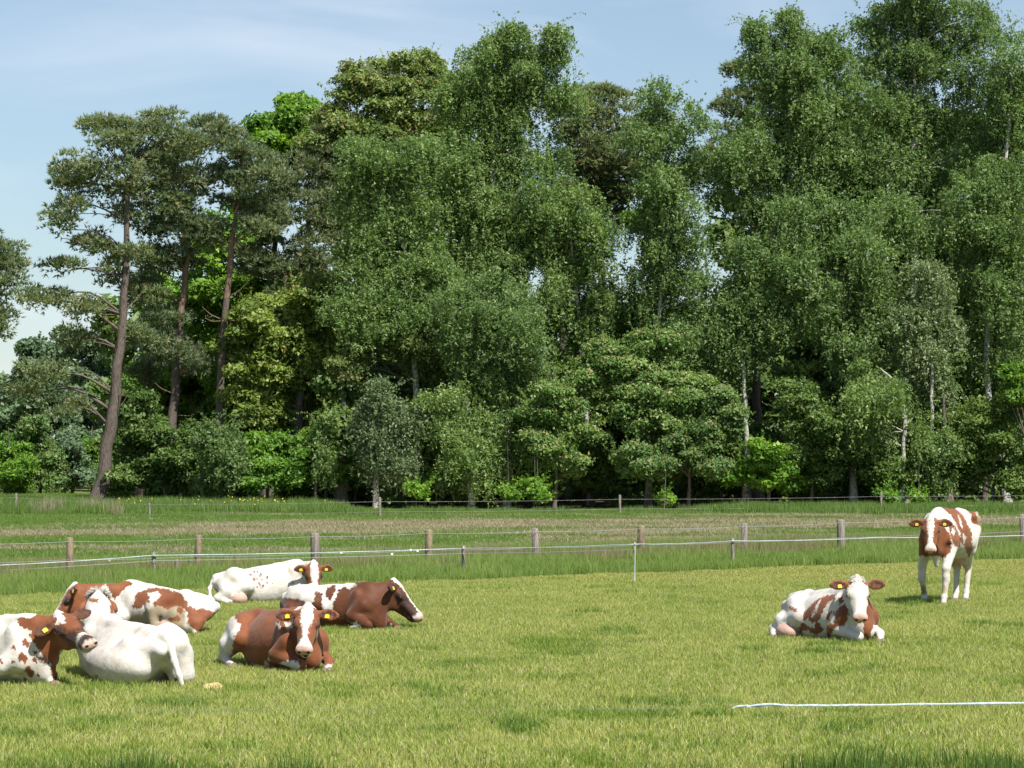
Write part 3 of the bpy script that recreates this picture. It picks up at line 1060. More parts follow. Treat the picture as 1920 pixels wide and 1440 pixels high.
# ------------------------------------------------------------------ Scots pines on the left
Y = 119.0
b = gr(180, 952); Yp = b[1]
tree("pine_tree", "pine", "leaning Scots pine with forked low branches, trunk base in the open meadow", b,
     PB(Yp, (215, 270, 55, 32), (290, 250, 50, 34), (345, 275, 45, 34), (150, 325, 50, 40), (225, 330, 70, 42), (310, 335, 60, 40), (130, 385, 32, 30),
        (115, 430, 20, 32), (155, 455, 36, 22), (235, 400, 60, 30, 1), (305, 225, 22, 14), (120, 345, 26, 26), (195, 470, 22, 12),
        (220, 520, 30, 34, 1), (100, 555, 50, 28), (160, 575, 36, 30), (70, 565, 24, 18), (265, 560, 34, 30, 1.5), (130, 640, 28, 26), (245, 480, 28, 26),
        (95, 700, 60, 30), (130, 760, 44, 36), (60, 740, 40, 30, 1), (255, 640, 28, 30, 1), (115, 500, 22, 18), (175, 240, 12, 10), (205, 238, 14, 10), (260, 300, 70, 40, 1), (330, 310, 60, 40, 1), (280, 370, 60, 44, 1), (350, 390, 40, 40, 1), (180, 360, 60, 36, .5), (240, 240, 50, 20)),
     PT(Yp, (180, 952), (200, 850), (216, 740), (226, 640), (234, 520), (238, 400), (240, 340)), r0=0.31, n=62000, size=0.172, rc=0.55, dens=4.2, seed=3, bark="pine", bare=4)
tree("pine_tree", "pine", "Scots pine with orange upper trunk, second from the leaning pine", gr(322, 945),
     PB(122.5, (330, 300, 50, 34), (370, 280, 46, 34), (300, 420, 55, 40), (350, 430, 55, 46), (345, 370, 70, 40), (385, 240, 16, 16), (300, 480, 40, 34), (385, 450, 40, 34), (330, 500, 40, 34), (330, 660, 40, 34), (370, 680, 34, 28), (300, 600, 30, 26), (270, 545, 26, 26)),
     PT(122.5, (318, 945), (320, 870), (326, 740), (338, 620), (348, 510), (356, 420), (360, 340)), r0=0.27, n=46000, size=0.165, rc=0.6, dens=4.0, seed=4, bark="pine", top_bark="pinetop", bare=6)
tree("pine_tree", "pine", "tall bare-stemmed pine with pinkish trunk and broken side snags", gr(405, 945),
     PB(121.5, (440, 275, 46, 34), (470, 300, 46, 34), (425, 330, 50, 38), (470, 350, 50, 36), (500, 330, 36, 34), (500, 400, 36, 40), (430, 252, 26, 14), (480, 430, 30, 26), (455, 390, 34, 22)),
     PT(121.5, (398, 945), (408, 830), (412, 740), (418, 640), (428, 520), (438, 430), (447, 380), (452, 300)), r0=0.24, n=26000, size=0.165, rc=0.55, dens=4.2, seed=5, bark="pine", top_bark="pinetop", bare=16)
tree("pine_tree", "pine", "thin dark pine standing between the leaning pine and the orange one", gr(270, 942),
     PB(127, (285, 640, 26, 30), (280, 560, 30, 34), (265, 700, 24, 26), (290, 500, 30, 30)),
     PT(127, (262, 942), (270, 800), (276, 700), (284, 600), (290, 500)), r0=0.17, n=9000, size=0.165, rc=0.5, seed=6, bark="pine", bare=6)
tree("pine_tree", "pine", "pine mostly outside the frame, its boughs reaching in at the left edge", gr(-60, 952),
     PB(117, (0, 470, 44, 40), (20, 500, 38, 34), (-20, 560, 46, 50), (0, 540, 34, 26), (-10, 620, 34, 36), (-60, 480, 60, 60), (-70, 600, 60, 60), (0, 590, 22, 26), (-80, 400, 60, 50)),
     PT(117, (-60, 952), (-62, 700), (-70, 480), (-72, 380)), r0=0.3, n=26000, size=0.165, rc=0.55, dens=4.2, seed=7, bark="pine")
tree("pine_tree", "pinebrown", "brownish spreading pine behind the yellow-green oak", gr(560, 940),
     PB(126, (560, 400, 70, 50), (590, 330, 50, 50), (520, 500, 70, 44), (580, 490, 60, 50), (560, 560, 56, 40), (620, 430, 44, 60), (530, 340, 40, 44), (600, 540, 40, 50), (610, 280, 40, 50), (480, 480, 40, 26), (640, 500, 30, 60)),
     PT(126, (560, 940), (570, 700), (575, 500), (580, 350)), r0=0.3, n=32000, size=0.20, rc=0.6, dens=3.8, seed=8, bark="pine")
tree("pine_tree", "pinebrown", "dark bushy pine rising right behind the tallest birch", gr(1130, 938),
     PB(129, (1100, 220, 60, 50), (1150, 240, 60, 60), (1070, 260, 50, 60), (1120, 310, 80, 50), (1180, 280, 50, 60), (1130, 380, 70, 46), (1190, 350, 50, 44), (1100, 185, 34, 22), (1080, 340, 50, 50), (1175, 415, 46, 26), (1145, 180, 18, 14)),
     PT(129, (1130, 938), (1128, 700), (1126, 500), (1125, 300)), r0=0.3, n=36000, size=0.20, rc=0.6, dens=3.8, seed=9, bark="pine", top_bark="pinetop")
tree("pine_tree", "pinebrown", "pine showing only its tip left of the right-hand birches", gr(1420, 938),
     PB(131, (1375, 200, 30, 34), (1400, 240, 44, 50), (1383, 138, 12, 12), (1420, 300, 40, 50), (1360, 300, 30, 60), (1300, 330, 30, 44), (1440, 180, 40, 60)),
     PT(131, (1420, 938), (1415, 600), (1400, 200)), r0=0.25, n=17000, size=0.20, rc=0.55, seed=10, bark="pine", top_bark="pinetop")
# bare pine stems in the gap right of the tallest birch
for i, (x, yt, x2, r) in enumerate(((1052, 480, 1056, .16), (983, 500, 986, .15), (1128, 440, 1130, .15))):
    tree("pine_tree", "pinebrown", ["orange pine stem standing against the sky gap", "orange pine stem left of the sky gap, behind birch twigs", "grey pine stem right of the sky gap, under the dark pine"][i], gr(x, 939),
         PB(128 + i, (x2, yt - 60, 34, 40), (x2 + 14, yt - 100, 30, 30)),
         PT(128 + i, (x, 939), (x + 2, 700), (x2, yt), (x2, yt - 90)), r0=r * 1.3, n=5000, size=0.20, rc=0.5, seed=40 + i, bark="pine", top_bark="pinetop")

# ------------------------------------------------------------------ broadleaf trees, left to centre
tree("maple_tree", "maple", "bright green maple with its top against the sky behind the pines", gr(545, 938),
     PB(130, (545, 228, 42, 42), (500, 245, 30, 24), (578, 270, 40, 44), (520, 275, 40, 40), (560, 280, 50, 40), (530, 300, 40, 34), (420, 450, 60, 60), (400, 540, 60, 60), (440, 600, 50, 60), (500, 420, 50, 60), (370, 600, 40, 50), (470, 520, 50, 60), (555, 200, 18, 14), (420, 700, 60, 60)),
     PT(130, (500, 938), (500, 700), (510, 500), (540, 300)), r0=0.28, n=34000, size=0.20, rc=0.7, seed=11)
tree("oak_tree", "oak", "yellow-green oak in front of the brownish pine", gr(560, 943),
     PB(122, (480, 600, 46, 50), (540, 640, 60, 50), (600, 640, 60, 56), (640, 580, 50, 50), (500, 700, 56, 50), (570, 720, 60, 50), (630, 700, 50, 50), (480, 780, 46, 40), (560, 800, 50, 40), (445, 660, 30, 40), (660, 660, 30, 50), (560, 560, 50, 40), (450, 745, 26, 26)),
     PT(122, (560, 943), (560, 800), (565, 700), (570, 600)), r0=0.28, n=42000, size=0.165, rc=0.6, dens=3.2, seed=12)
tree("oak_tree", "oakred", "oak with reddish new leaves at the top, left of the tallest birch", gr(700, 940),
     PB(127, (740, 180, 60, 50), (790, 160, 36, 44), (690, 200, 40, 44), (660, 260, 40, 40), (760, 250, 70, 60), (680, 320, 60, 60), (700, 160, 20, 26), (760, 130, 16, 18), (820, 160, 30, 30), (665, 150, 10, 22), (620, 250, 30, 36), (800, 118, 10, 14), (850, 220, 30, 50), (640, 240, 40, 40), (600, 270, 36, 40), (700, 270, 50, 50), (630, 320, 50, 50), (640, 195, 36, 44), (612, 235, 34, 34), (670, 165, 22, 30), (725, 135, 20, 24)),
     PT(127, (700, 940), (710, 600), (730, 400), (745, 200)), r0=0.3, n=46000, size=0.14, rc=0.55, dens=3.0, seed=13)
tree("oak_tree", "oakred", "small tree with a yellowish rusty crown among the birches", gr(800, 946),
     PB(119.5, (770, 640, 40, 40), (740, 650, 30, 34), (795, 680, 26, 26), (820, 800, 30, 26), (650, 700, 26, 26)),
     PT(119.5, (790, 946), (790, 800), (775, 660)), r0=0.12, n=12000, size=0.12, rc=0.5, seed=14)

tree("maple_tree", "maple", "green broadleaf tree filling the space behind the orange-stemmed pine", gr(340, 940),
     PB(134, (320, 640, 44, 44), (360, 570, 44, 44), (300, 720, 50, 50), (360, 680, 50, 50), (280, 800, 44, 50), (350, 780, 50, 50), (420, 760, 44, 50), (385, 480, 34, 40), (300, 560, 24, 30)),
     PT(134, (340, 940), (340, 800), (345, 640)), r0=0.22, n=30000, size=0.18, rc=0.7, seed=15)
# ------------------------------------------------------------------ birches
def birch(label, basepx, Yb, blobs, trunk, n, seed, r0=0.17, size=0.115, rc=0.8, dens=2.6, kind="birch"):
    tx = np.array([t_[0] for t_ in trunk]); ty = np.array([t_[1] for t_ in trunk])
    top = min(b_[1] for b_ in blobs); bot = max(b_[1] for b_ in blobs)
    rr = np.random.default_rng(seed + 900)
    y = top + 60
    fill = []
    while y < min(bot + 70, 880):                 # inner foliage along the stem, behind the outer boughs
        x = float(np.interp(-y, -ty, tx))
        fill.append((x + rr.uniform(-26, 26), y, rr.uniform(36, 52), 44, 0.9)); y += 46
    blobs = tuple(blobs) + tuple(fill)
    n = int(n * 1.08)
    return tree("birch_tree", kind, label, gr(basepx, 846 + CAM_H * FPX / Yb), PB(Yb, *blobs, seed=seed), PT(Yb, *trunk), r0=r0, n=int(n * 0.76), size=size * 1.02, rc=rc, dens=dens, seed=seed, bark="birch")

birch("tallest birch in the middle, its drooping top against the sky", 950, 121.0,
      ((960, 90, 60, 34), (915, 95, 24, 24), (1040, 90, 26, 36), (1000, 130, 60, 40), (920, 160, 70, 50), (1000, 200, 80, 60), (880, 200, 50, 50), (930, 260, 80, 60), (1020, 290, 50, 60),
       (870, 300, 60, 60), (980, 360, 60, 60), (900, 400, 70, 60), (840, 380, 50, 60), (840, 170, 26, 40), (960, 460, 60, 50), (880, 490, 60, 50), (1070, 190, 30, 50), (955, 60, 18, 12), (1045, 62, 10, 14)),
      ((955, 948), (948, 800), (945, 700), (935, 560), (925, 420), (925, 260), (915, 180), (925, 110)), 120000, 21, 0.2)
birch("birch with layered light crown, left of the tallest birch", 790, 119.5,
      ((700, 330, 50, 60), (660, 360, 30, 50), (740, 320, 44, 50), (780, 290, 40, 40), (720, 420, 70, 50), (680, 480, 50, 60), (780, 400, 60, 60), (740, 520, 70, 50), (690, 560, 50, 50), (800, 500, 50, 60),
       (640, 560, 36, 40), (680, 620, 50, 40), (740, 600, 50, 40), (780, 580, 40, 50), (700, 290, 50, 40), (660, 300, 26, 34)),
      ((790, 950), (785, 800), (775, 650), (765, 500), (740, 380), (730, 310)), 96000, 22, 0.17)
birch("drooping birch in front of the tallest one, crown at mid height", 940, 117.5,
      ((930, 590, 70, 40), (880, 640, 50, 50), (960, 640, 50, 50), (920, 700, 60, 46), (850, 560, 50, 50), (970, 560, 50, 50), (900, 540, 60, 40), (950, 720, 34, 30)),
      ((950, 953), (952, 850), (950, 740), (945, 640), (930, 580)), 52000, 23, 0.15)
birch("birch right of the tallest one with a rounded shoulder of hanging twigs", 1110, 120.5,
      ((1060, 370, 60, 46), (1100, 420, 50, 50), (1040, 430, 46, 50), (1080, 480, 60, 50), (1130, 470, 34, 50), (1040, 540, 30, 50), (1010, 400, 40, 50), (1000, 470, 40, 50), (1000, 590, 36, 50), (1130, 560, 34, 40), (1090, 600, 34, 36)),
      ((1108, 947), (1100, 800), (1090, 650), (1075, 500), (1065, 380)), 56000, 24, 0.14)
birch("low greyish birch hanging over the fence, left of the middle", 720, 116.8,
      ((720, 760, 44, 40), (700, 800, 34, 36), (740, 830, 40, 40), (700, 850, 30, 30), (760, 790, 36, 30), (750, 870, 26, 24), (690, 780, 22, 24)),
      ((706, 955), (706, 880), (715, 800), (722, 740)), 26000, 25, 0.13, kind="willow")
birch("small dark birch between the low grey one and the rowans", 880, 117.0,
      ((870, 760, 50, 46), (910, 800, 46, 50), (860, 830, 46, 50), (930, 860, 34, 34), (820, 780, 30, 40), (900, 890, 34, 24), (835, 880, 30, 30)),
      ((885, 954), (880, 880), (878, 800), (872, 740)), 32000, 26, 0.13)
birch("slender birch with an airy pale crown beside the sky gap", 1215, 120.0,
      ((1240, 440, 50, 50), (1280, 400, 40, 50), (1300, 470, 44, 50), (1260, 520, 50, 40), (1190, 540, 36, 60), (1320, 540, 40, 44), (1215, 200, 34, 34), (1240, 180, 34, 26), (1215, 260, 50, 50), (1260, 240, 36, 46), (1310, 220, 26, 34), (1230, 330, 50, 40), (1290, 300, 30, 40)),
      ((1215, 948), (1222, 800), (1235, 600), (1245, 450), (1240, 250), (1238, 180)), 56000, 27, 0.13)
birch("birch with a white stem leaning at the left of the right-hand group", 1400, 120.5,
      ((1460, 80, 44, 30), (1440, 130, 50, 40), (1500, 120, 50, 50), (1530, 90, 30, 30), (1560, 100, 30, 34), (1450, 210, 70, 50), (1530, 200, 60, 60), (1400, 290, 60, 50), (1470, 290, 60, 50), (1540, 290, 60, 60), (1390, 360, 50, 44),
       (1450, 380, 50, 40), (1420, 60, 14, 10), (1478, 42, 10, 14), (1350, 330, 26, 40)),
      ((1400, 948), (1396, 800), (1398, 650), (1430, 500), (1480, 330), (1495, 240), (1505, 160), (1512, 90)), 96000, 28, 0.16)
birch("wide birch filling the upper right, its top cut by the frame", 1700, 121.5,
      ((1660, 40, 60, 44), (1720, 20, 70, 50), (1790, 30, 60, 60), (1840, 50, 30, 50), (1640, 100, 40, 50), (1700, 120, 80, 60), (1790, 130, 70, 60), (1620, 200, 60, 60), (1700, 220, 70, 60), (1790, 230, 70, 60), (1860, 180, 50, 60), (1650, 300, 60, 60), (1740, 320, 70, 60), (1720, -40, 80, 50), (1850, 290, 60, 60), (1580, 130, 40, 50), (1600, 280, 50, 50), (1560, 200, 40, 50)),
      ((1700, 947), (1700, 700), (1715, 500), (1712, 300), (1715, 100), (1720, 0)), 120000, 29, 0.2)
birch("drooping birch forming a pointed dome, left of the standing cow's line", 1600, 117.5,
      ((1590, 420, 50, 50), (1560, 480, 60, 50), (1630, 470, 50, 60), (1580, 550, 70, 60), (1640, 560, 50, 60), (1540, 560, 44, 50), (1600, 640, 50, 50), (1500, 400, 44, 50), (1510, 500, 40, 60), (1590, 385, 26, 20)),
      ((1600, 952), (1600, 800), (1598, 650), (1592, 500), (1588, 400)), 72000, 30, 0.15)
birch("grey-green drooping birch near the right edge", 1745, 116.8,
      ((1740, 540, 44, 50), (1710, 590, 40, 50), (1760, 600, 36, 50), (1740, 510, 26, 26), (1730, 650, 34, 30)),
      ((1748, 954), (1746, 850), (1748, 700), (1742, 560)), 24000, 31, 0.13, kind="willow")
birch("low birch with a white curved stem near the right edge", 1695, 116.0,
      ((1630, 720, 44, 40), (1610, 760, 40, 44), (1660, 740, 30, 40), (1600, 820, 34, 44), (1630, 800, 30, 40)),
      ((1690, 956), (1694, 850), (1696, 780), (1680, 720), (1650, 690)), 22000, 32, 0.11)
birch("big birch at the right edge, boughs cut by the frame", 1880, 118.5,
      ((1880, 380, 60, 50), (1840, 430, 60, 50), (1900, 460, 60, 60), (1820, 500, 50, 44), (1880, 560, 60, 50), (1930, 520, 60, 80), (1830, 350, 60, 50), (1910, 300, 50, 60), (1780, 440, 50, 44), (1900, 640, 50, 44), (1830, 610, 34, 34), (1900, 100, 50, 60), (1910, 190, 50, 60), (1720, 430, 50, 44), (1680, 400, 44, 44)),
      ((1890, 951), (1860, 800), (1850, 650), (1870, 450), (1890, 250), (1900, 100)), 92000, 33, 0.18)
birch("birch behind the low birches on the right with mottled mid crown", 1420, 118.0,
      ((1400, 500, 50, 50), (1440, 560, 50, 50), (1380, 570, 44, 50), (1420, 640, 44, 40), (1450, 480, 36, 44), (1350, 620, 40, 50), (1310, 620, 40, 50), (1470, 600, 30, 34)),
      ((1398, 951), (1400, 850), (1396, 740), (1394, 640), (1400, 520)), 54000, 34, 0.14)

# ------------------------------------------------------------------ rowans and small trees along the edge
def low(name, kind, label, x, Yb, blobs, n, seed, size=0.12, rc=0.5, dens=3.4, h=700, r0=0.09):
    by = 846 + CAM_H * FPX / Yb
    return tree(name, kind, label, gr(x, by), PB(Yb, *blobs, seed=seed), PT(Yb, (x, by), (x + 3, by - 60), (x + 1, by - 130)), r0=r0, n=n, size=size, rc=rc, dens=dens, seed=seed, bark="grey")
low("rowan_tree", "rowan", "rowan dotted with faded blossom, right of the middle", 1215, 117.0,
    ((1180, 690, 60, 40), (1240, 720, 60, 50), (1140, 740, 60, 50), (1200, 780, 60, 44), (1260, 790, 50, 50), (1130, 670, 44, 36), (1290, 740, 34, 40), (1220, 650, 40, 40)), 52000, 51)
low("rowan_tree", "rowan", "rowan in blossom with low boughs in front of the fence gap", 1040, 116.5,
    ((1040, 780, 56, 40), (1080, 820, 50, 44), (1010, 850, 44, 40), (1060, 870, 50, 30), (1000, 780, 30, 40), (1040, 740, 40, 34)), 34000, 52)
low("rowan_tree", "rowan", "low spreading rowan between the blossoming ones and the bright maple", 1290, 116.0,
    ((1260, 850, 60, 34), (1310, 830, 50, 40), (1230, 880, 44, 28), (1320, 880, 44, 30), (1360, 800, 40, 44), (1180, 860, 44, 34), (1340, 760, 30, 34)), 38000, 53)
low("maple_tree", "maple", "low bright maple sapling glowing at the edge of the wood", 1440, 115.8,
    ((1430, 850, 26, 18), (1400, 885, 30, 20), (1465, 885, 30, 22), (1440, 905, 34, 14), (1480, 910, 24, 12), (1385, 905, 24, 12)), 10000, 54, size=0.15, rc=0.35)
low("maple_tree", "maple", "maple with bright boughs in the gap behind the rowans", 1240, 124.0,
    ((1230, 460, 26, 60), (1210, 420, 26, 26), (1200, 600, 40, 40), (1240, 560, 30, 50), (1170, 620, 30, 30), (1280, 600, 30, 30), (1225, 400, 20, 20)), 20000, 55, size=0.15, h=500)
low("shrub", "dark", "leafy shrub at the wood edge under the right birches", 1520, 116.5,
    ((1490, 760, 40, 40), (1530, 800, 44, 50), (1560, 860, 50, 44), (1500, 840, 34, 34), (1540, 900, 40, 24)), 20000, 56)
low("shrub", "birch", "pale leafy shrub right of the low curved birch", 1745, 116.0,
    ((1745, 850, 24, 34), (1730, 880, 26, 30), (1750, 905, 30, 22), (1780, 830, 30, 30)), 12000, 57)
low("shrub", "dark", "dark shrub below the right-edge birch", 1860, 116.5,
    ((1830, 790, 50, 50), (1880, 840, 60, 50), (1830, 880, 50, 36), (1900, 760, 40, 50), (1900, 900, 50, 30), (1790, 900, 40, 26), (1650, 880, 44, 44), (1690, 900, 40, 30)), 34000, 58)
low("maple_tree", "maple", "bright maple spray cut by the right edge", 1925, 115.5,
    ((1905, 710, 20, 24), (1925, 740, 26, 30), (1900, 740, 14, 14)), 5000, 59, size=0.15, rc=0.35)


low("shrub", "birch", "light green bush below the bare-stemmed pine", 415, 118.0,
    ((410, 850, 36, 30), (432, 880, 32, 32), (400, 905, 44, 24), (436, 830, 24, 28), (395, 815, 22, 22)), 17000, 60, size=0.12, rc=0.4)
low("shrub", "dark", "dark bush between the leaning pine and the orange-stemmed pine", 280, 121.0,
    ((260, 860, 44, 50), (300, 880, 40, 44), (230, 900, 40, 36), (290, 820, 36, 40), (260, 780, 36, 44), (340, 900, 34, 30), (350, 840, 34, 50)), 24000, 61, size=0.14)
low("shrub", "maple", "green bush in front of the yellow-green oak's stem", 610, 119.0,
    ((600, 850, 44, 44), (640, 880, 40, 40), (570, 890, 44, 34), (620, 820, 34, 34), (530, 880, 44, 44), (490, 890, 34, 40)), 22000, 62, size=0.14, rc=0.45)
low("shrub", "birch", "pale bush with light leaves right of the oak stem", 590, 117.6,
    ((600, 820, 22, 40), (608, 870, 20, 34), (622, 790, 16, 20)), 7000, 63, size=0.12, rc=0.35)
for i, (x, y, r) in enumerate(((1005, 935, 18), (1245, 940, 12), (780, 925, 16), (1000, 915, 10), (950, 930, 12), (1665, 935, 14), (1720, 940, 10))):
    Yb = 115.0 - (i % 3) * 0.4
    labs = ["lime green sapling low under the rowan", "small yellow-green sapling right of the fence post", "yellow-green sapling left of the middle, at the wood's foot",
            "lime twigs above the brightest sapling", "thin sapling at the foot of the tallest birch", "yellowish sapling beside the right far fence post", "tiny sapling near the standing cow, under the dark wood"]
    low("sapling", "maple", labs[i], x, Yb, ((x, y - 6, r, r * 0.6), (x + r * 0.6, y, r * 0.6, r * 0.5)), 1400, 70 + i, size=0.13, rc=0.25, r0=0.02)

# ------------------------------------------------------------------ the shaded wood behind
rng_f = np.random.default_rng(5)
labs_back = "shaded tree deep in the wood behind "
refs = ["the leaning pine", "the orange-stemmed pine", "the bare-stemmed pine", "the brownish pine", "the yellow-green oak", "the reddish oak", "the layered birch", "the tallest birch",
        "the rounded birch", "the blossoming rowan", "the airy birch", "the sky gap's right side", "the leaning white birch", "the dome-shaped birch", "the wide birch", "the grey-green birch", "the right-edge birch", "the right frame edge"]
xs = [300, 350, 415, 500, 600, 690, 780, 880, 990, 1120, 1235, 1330, 1440, 1540, 1640, 1740, 1840, 1930]
tops = [780, 700, 640, 600, 520, 300, 240, 170, 640, 660, 680, 640, 330, 260, 240, 240, 260, 250]
for i, (x, t) in enumerate(zip(xs, tops)):
    Yb = 133.0 + 3.0 * rng_f.random() + (i % 2) * 3
    bl = []
    y = 930.0
    while y > t:
        for k in range(2):
            bl.append((x + rng_f.uniform(-50, 50), y + rng_f.uniform(-16, 16), rng_f.uniform(48, 66), 52))
        y -= 74
    by = 846 + CAM_H * FPX / Yb
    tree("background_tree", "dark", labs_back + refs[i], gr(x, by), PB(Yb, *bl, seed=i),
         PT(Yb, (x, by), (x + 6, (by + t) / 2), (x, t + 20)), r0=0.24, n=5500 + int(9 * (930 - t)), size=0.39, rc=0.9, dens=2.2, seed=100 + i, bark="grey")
# dark stems visible low down at the edge of the wood
stem_pos = [(640, 0.30), (668, .12), (745, .16), (772, .12), (828, .22), (905, .14), (985, .13), (1030, .16), (1105, .26), (1150, .13), (1217, .20), (1248, .24), (1300, .12), (1345, .14), (1500, .15), (1560, .2), (1652, .16), (1780, .2), (1845, .14)]
stem_lab = ["thick dark trunk left of the low grey birch", "thin stem beside the thick dark trunk", "stem hidden behind the low grey birch", "thin stem between the two low birches", "broad trunk under the small dark birch",
            "slim stem left of the tallest birch's foot", "slim stem right of the tallest birch's foot", "stem under the blossoming rowan", "broad dark trunk right of the blossoming rowan", "thin stem near the far fence post in the middle",
            "trunk leaning left under the wide rowan", "trunk leaning right under the wide rowan", "thin stem under the spreading rowan", "stem left of the bright maple sapling", "stem right of the bright maple sapling",
            "trunk under the dome-shaped birch", "stem behind the right far fence post", "trunk near the standing cow's back", "stem right of the standing cow's rump"]
for i, (x, r) in enumerate(stem_pos):
    Yb = 118.5 + (i * 37 % 7) * 1.3
    by = 846 + CAM_H * FPX / Yb
    lean = rng_f.uniform(-12, 12)
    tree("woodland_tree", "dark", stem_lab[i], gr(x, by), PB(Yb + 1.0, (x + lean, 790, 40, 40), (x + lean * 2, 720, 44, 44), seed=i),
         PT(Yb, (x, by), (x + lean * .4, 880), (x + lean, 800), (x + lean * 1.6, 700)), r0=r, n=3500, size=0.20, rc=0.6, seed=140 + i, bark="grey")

# ------------------------------------------------------------------ trees beyond the meadow on the far left
far = [("round bluish-green tree in the distance left of the leaning pine", 70, 215, ((60, 700, 40, 40), (90, 660, 40, 34), (110, 700, 50, 44), (60, 750, 50, 40), (110, 760, 50, 40), (40, 720, 20, 20)), 30000),
       ("distant dark tree behind the leaning pine's trunk", 175, 210, ((170, 660, 50, 34), (200, 700, 50, 50), (160, 730, 50, 50), (210, 770, 50, 50), (150, 640, 26, 20)), 30000),
       ("distant tree at the extreme left, lower crown", 10, 220, ((10, 740, 30, 26), (0, 790, 40, 40), (40, 790, 40, 30), (-40, 760, 40, 50)), 16000),
       ("distant tree filling the gap between the two left pines", 270, 205, ((250, 740, 50, 60), (290, 800, 50, 60), (240, 840, 40, 50), (300, 700, 36, 40)), 22000)]
for i, (lab, x, Yb, bl, n) in enumerate(far):
    by = 846 + CAM_H * FPX / Yb
    tree("distant_tree", "far", lab, gr(x, by), PB(Yb, *bl, seed=i), PT(Yb, (x, by), (x, 850), (x, 720)), r0=0.4, n=int(n * 0.6), size=0.31, rc=0.95, dens=3.2, seed=170 + i, bark="grey")
sh = [("bright green bush at the left edge of the far meadow", 15, ((15, 850, 36, 26), (0, 880, 40, 30), (40, 880, 30, 26), (20, 910, 44, 16)), "maple"),
      ("mid green bush second from the left in the far hedge", 75, ((60, 830, 34, 34), (90, 860, 36, 40), (70, 900, 44, 24), (60, 800, 22, 22)), "rowan"),
      ("greyish bush in the far hedge just left of the leaning trunk", 135, ((130, 850, 30, 36), (150, 890, 34, 28), (120, 900, 34, 22)), "far"),
      ("yellow-green bush behind the foot of the leaning trunk", 172, ((165, 850, 20, 26), (175, 890, 26, 26), (190, 905, 30, 20)), "maple"),
      ("dark hedge bush right of the leaning trunk", 235, ((225, 890, 34, 30), (260, 900, 34, 26), (215, 860, 20, 26)), "dark"),
      ("small pale bush low in the far hedge, left part", 40, ((45, 905, 34, 18), (100, 915, 30, 12)), "birch")]
for i, (lab, x, bl, kd) in enumerate(sh):
    Yb = 150.0 + i * 1.5
    low("hedge_bush", kd, lab, x, Yb, bl, 11000, 180 + i, size=0.15, rc=0.5)
low("hedge_bush", "far", "bush row further off seen under the pine at the left edge", -30, 160, ((-40, 880, 60, 44), (-60, 820, 50, 50)), 8000, 188, size=0.18)
for i in range(22):
    x = 240 + i * 82
    Yb = 168.0 + (i * 29 % 11) * 2.0
    by = 846 + CAM_H * FPX / Yb
    rr = np.random.default_rng(300 + i)
    bl = [(x + rr.uniform(-30, 30), yy + rr.uniform(-8, 8), rr.uniform(52, 66), 40) for yy in (900, 850, 800, 750, 700, 650, 610)]
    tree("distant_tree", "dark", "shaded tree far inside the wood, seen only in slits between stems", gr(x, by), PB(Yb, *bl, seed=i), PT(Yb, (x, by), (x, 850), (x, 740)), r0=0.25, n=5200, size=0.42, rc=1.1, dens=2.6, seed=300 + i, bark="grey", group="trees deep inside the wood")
# understorey that closes the foot of the wood
us = [(500, 850, "maple", "green understorey bush at the foot of the yellow-green oak, left part"), (665, 860, "birch", "understorey bush beside the thick dark trunk"), (800, 850, "dark", "leafy understorey left of the small dark birch"),
      (850, 905, "birch", "low leafy bush under the small dark birch"), (960, 850, "dark", "understorey bush at the tallest birch's foot"), (1000, 895, "rowan", "low bush between the tallest birch and the rowan"),
      (1110, 880, "dark", "shaded bush behind the two blossoming rowans"), (1190, 900, "rowan", "low rowan bush at the middle of the wood's foot"), (1350, 870, "dark", "shaded bush left of the bright maple sapling"),
      (1400, 830, "birch", "pale bush above the bright maple sapling"), (1510, 890, "rowan", "leafy bush right of the bright maple sapling"), (1590, 890, "dark", "bush below the dome-shaped birch"),
      (700, 905, "dark", "dark low bush under the low grey birch"), (760, 900, "rowan", "leafy low bush right of the low grey birch"), (370, 880, "dark", "shaded bush between the orange-stemmed pine and the pale bush"), (1640, 850, "birch", "pale bush behind the low curved birch"),
      (1290, 905, "rowan", "low leafy bush under the wide rowan, right part"), (580, 905, "dark", "low shaded bush under the oak, right part")]
for i, (x, y, kd, lab) in enumerate(us):
    rr = np.random.default_rng(500 + i)
    bl = [(x + rr.uniform(-26, 26), y + k * 18 - 20 + rr.uniform(-8, 8), rr.uniform(30, 46), rr.uniform(22, 32)) for k in range(4)]
    low("understorey_bush", kd, lab, x, 118.6 + (i * 7 % 5) * 0.7, bl, 6500, 520 + i, size=0.16, rc=0.45)
fl = [(-20, 830, "dark distant tree at the extreme left behind the bright bush"), (60, 820, "distant tree behind the far hedge, middle part"), (130, 800, "distant tree behind the greyish hedge bush"), (200, 830, "distant tree behind the leaning trunk's lower part")]
for i, (x, y, lab) in enumerate(fl):
    by = 846 + CAM_H * FPX / 180
    tree("distant_tree", "far", lab, gr(x, by), PB(180, (x, y - 50, 44, 36), (x - 20, y, 44, 40), (x + 24, y + 30, 44, 40), (x, y + 60, 40, 26), seed=i), PT(180, (x, by), (x, y + 20), (x, y - 40)), r0=0.25, n=10000, size=0.27, rc=0.8, dens=3.0, seed=560 + i, bark="grey")
print("LEAVES", LEAFCOUNT[0])
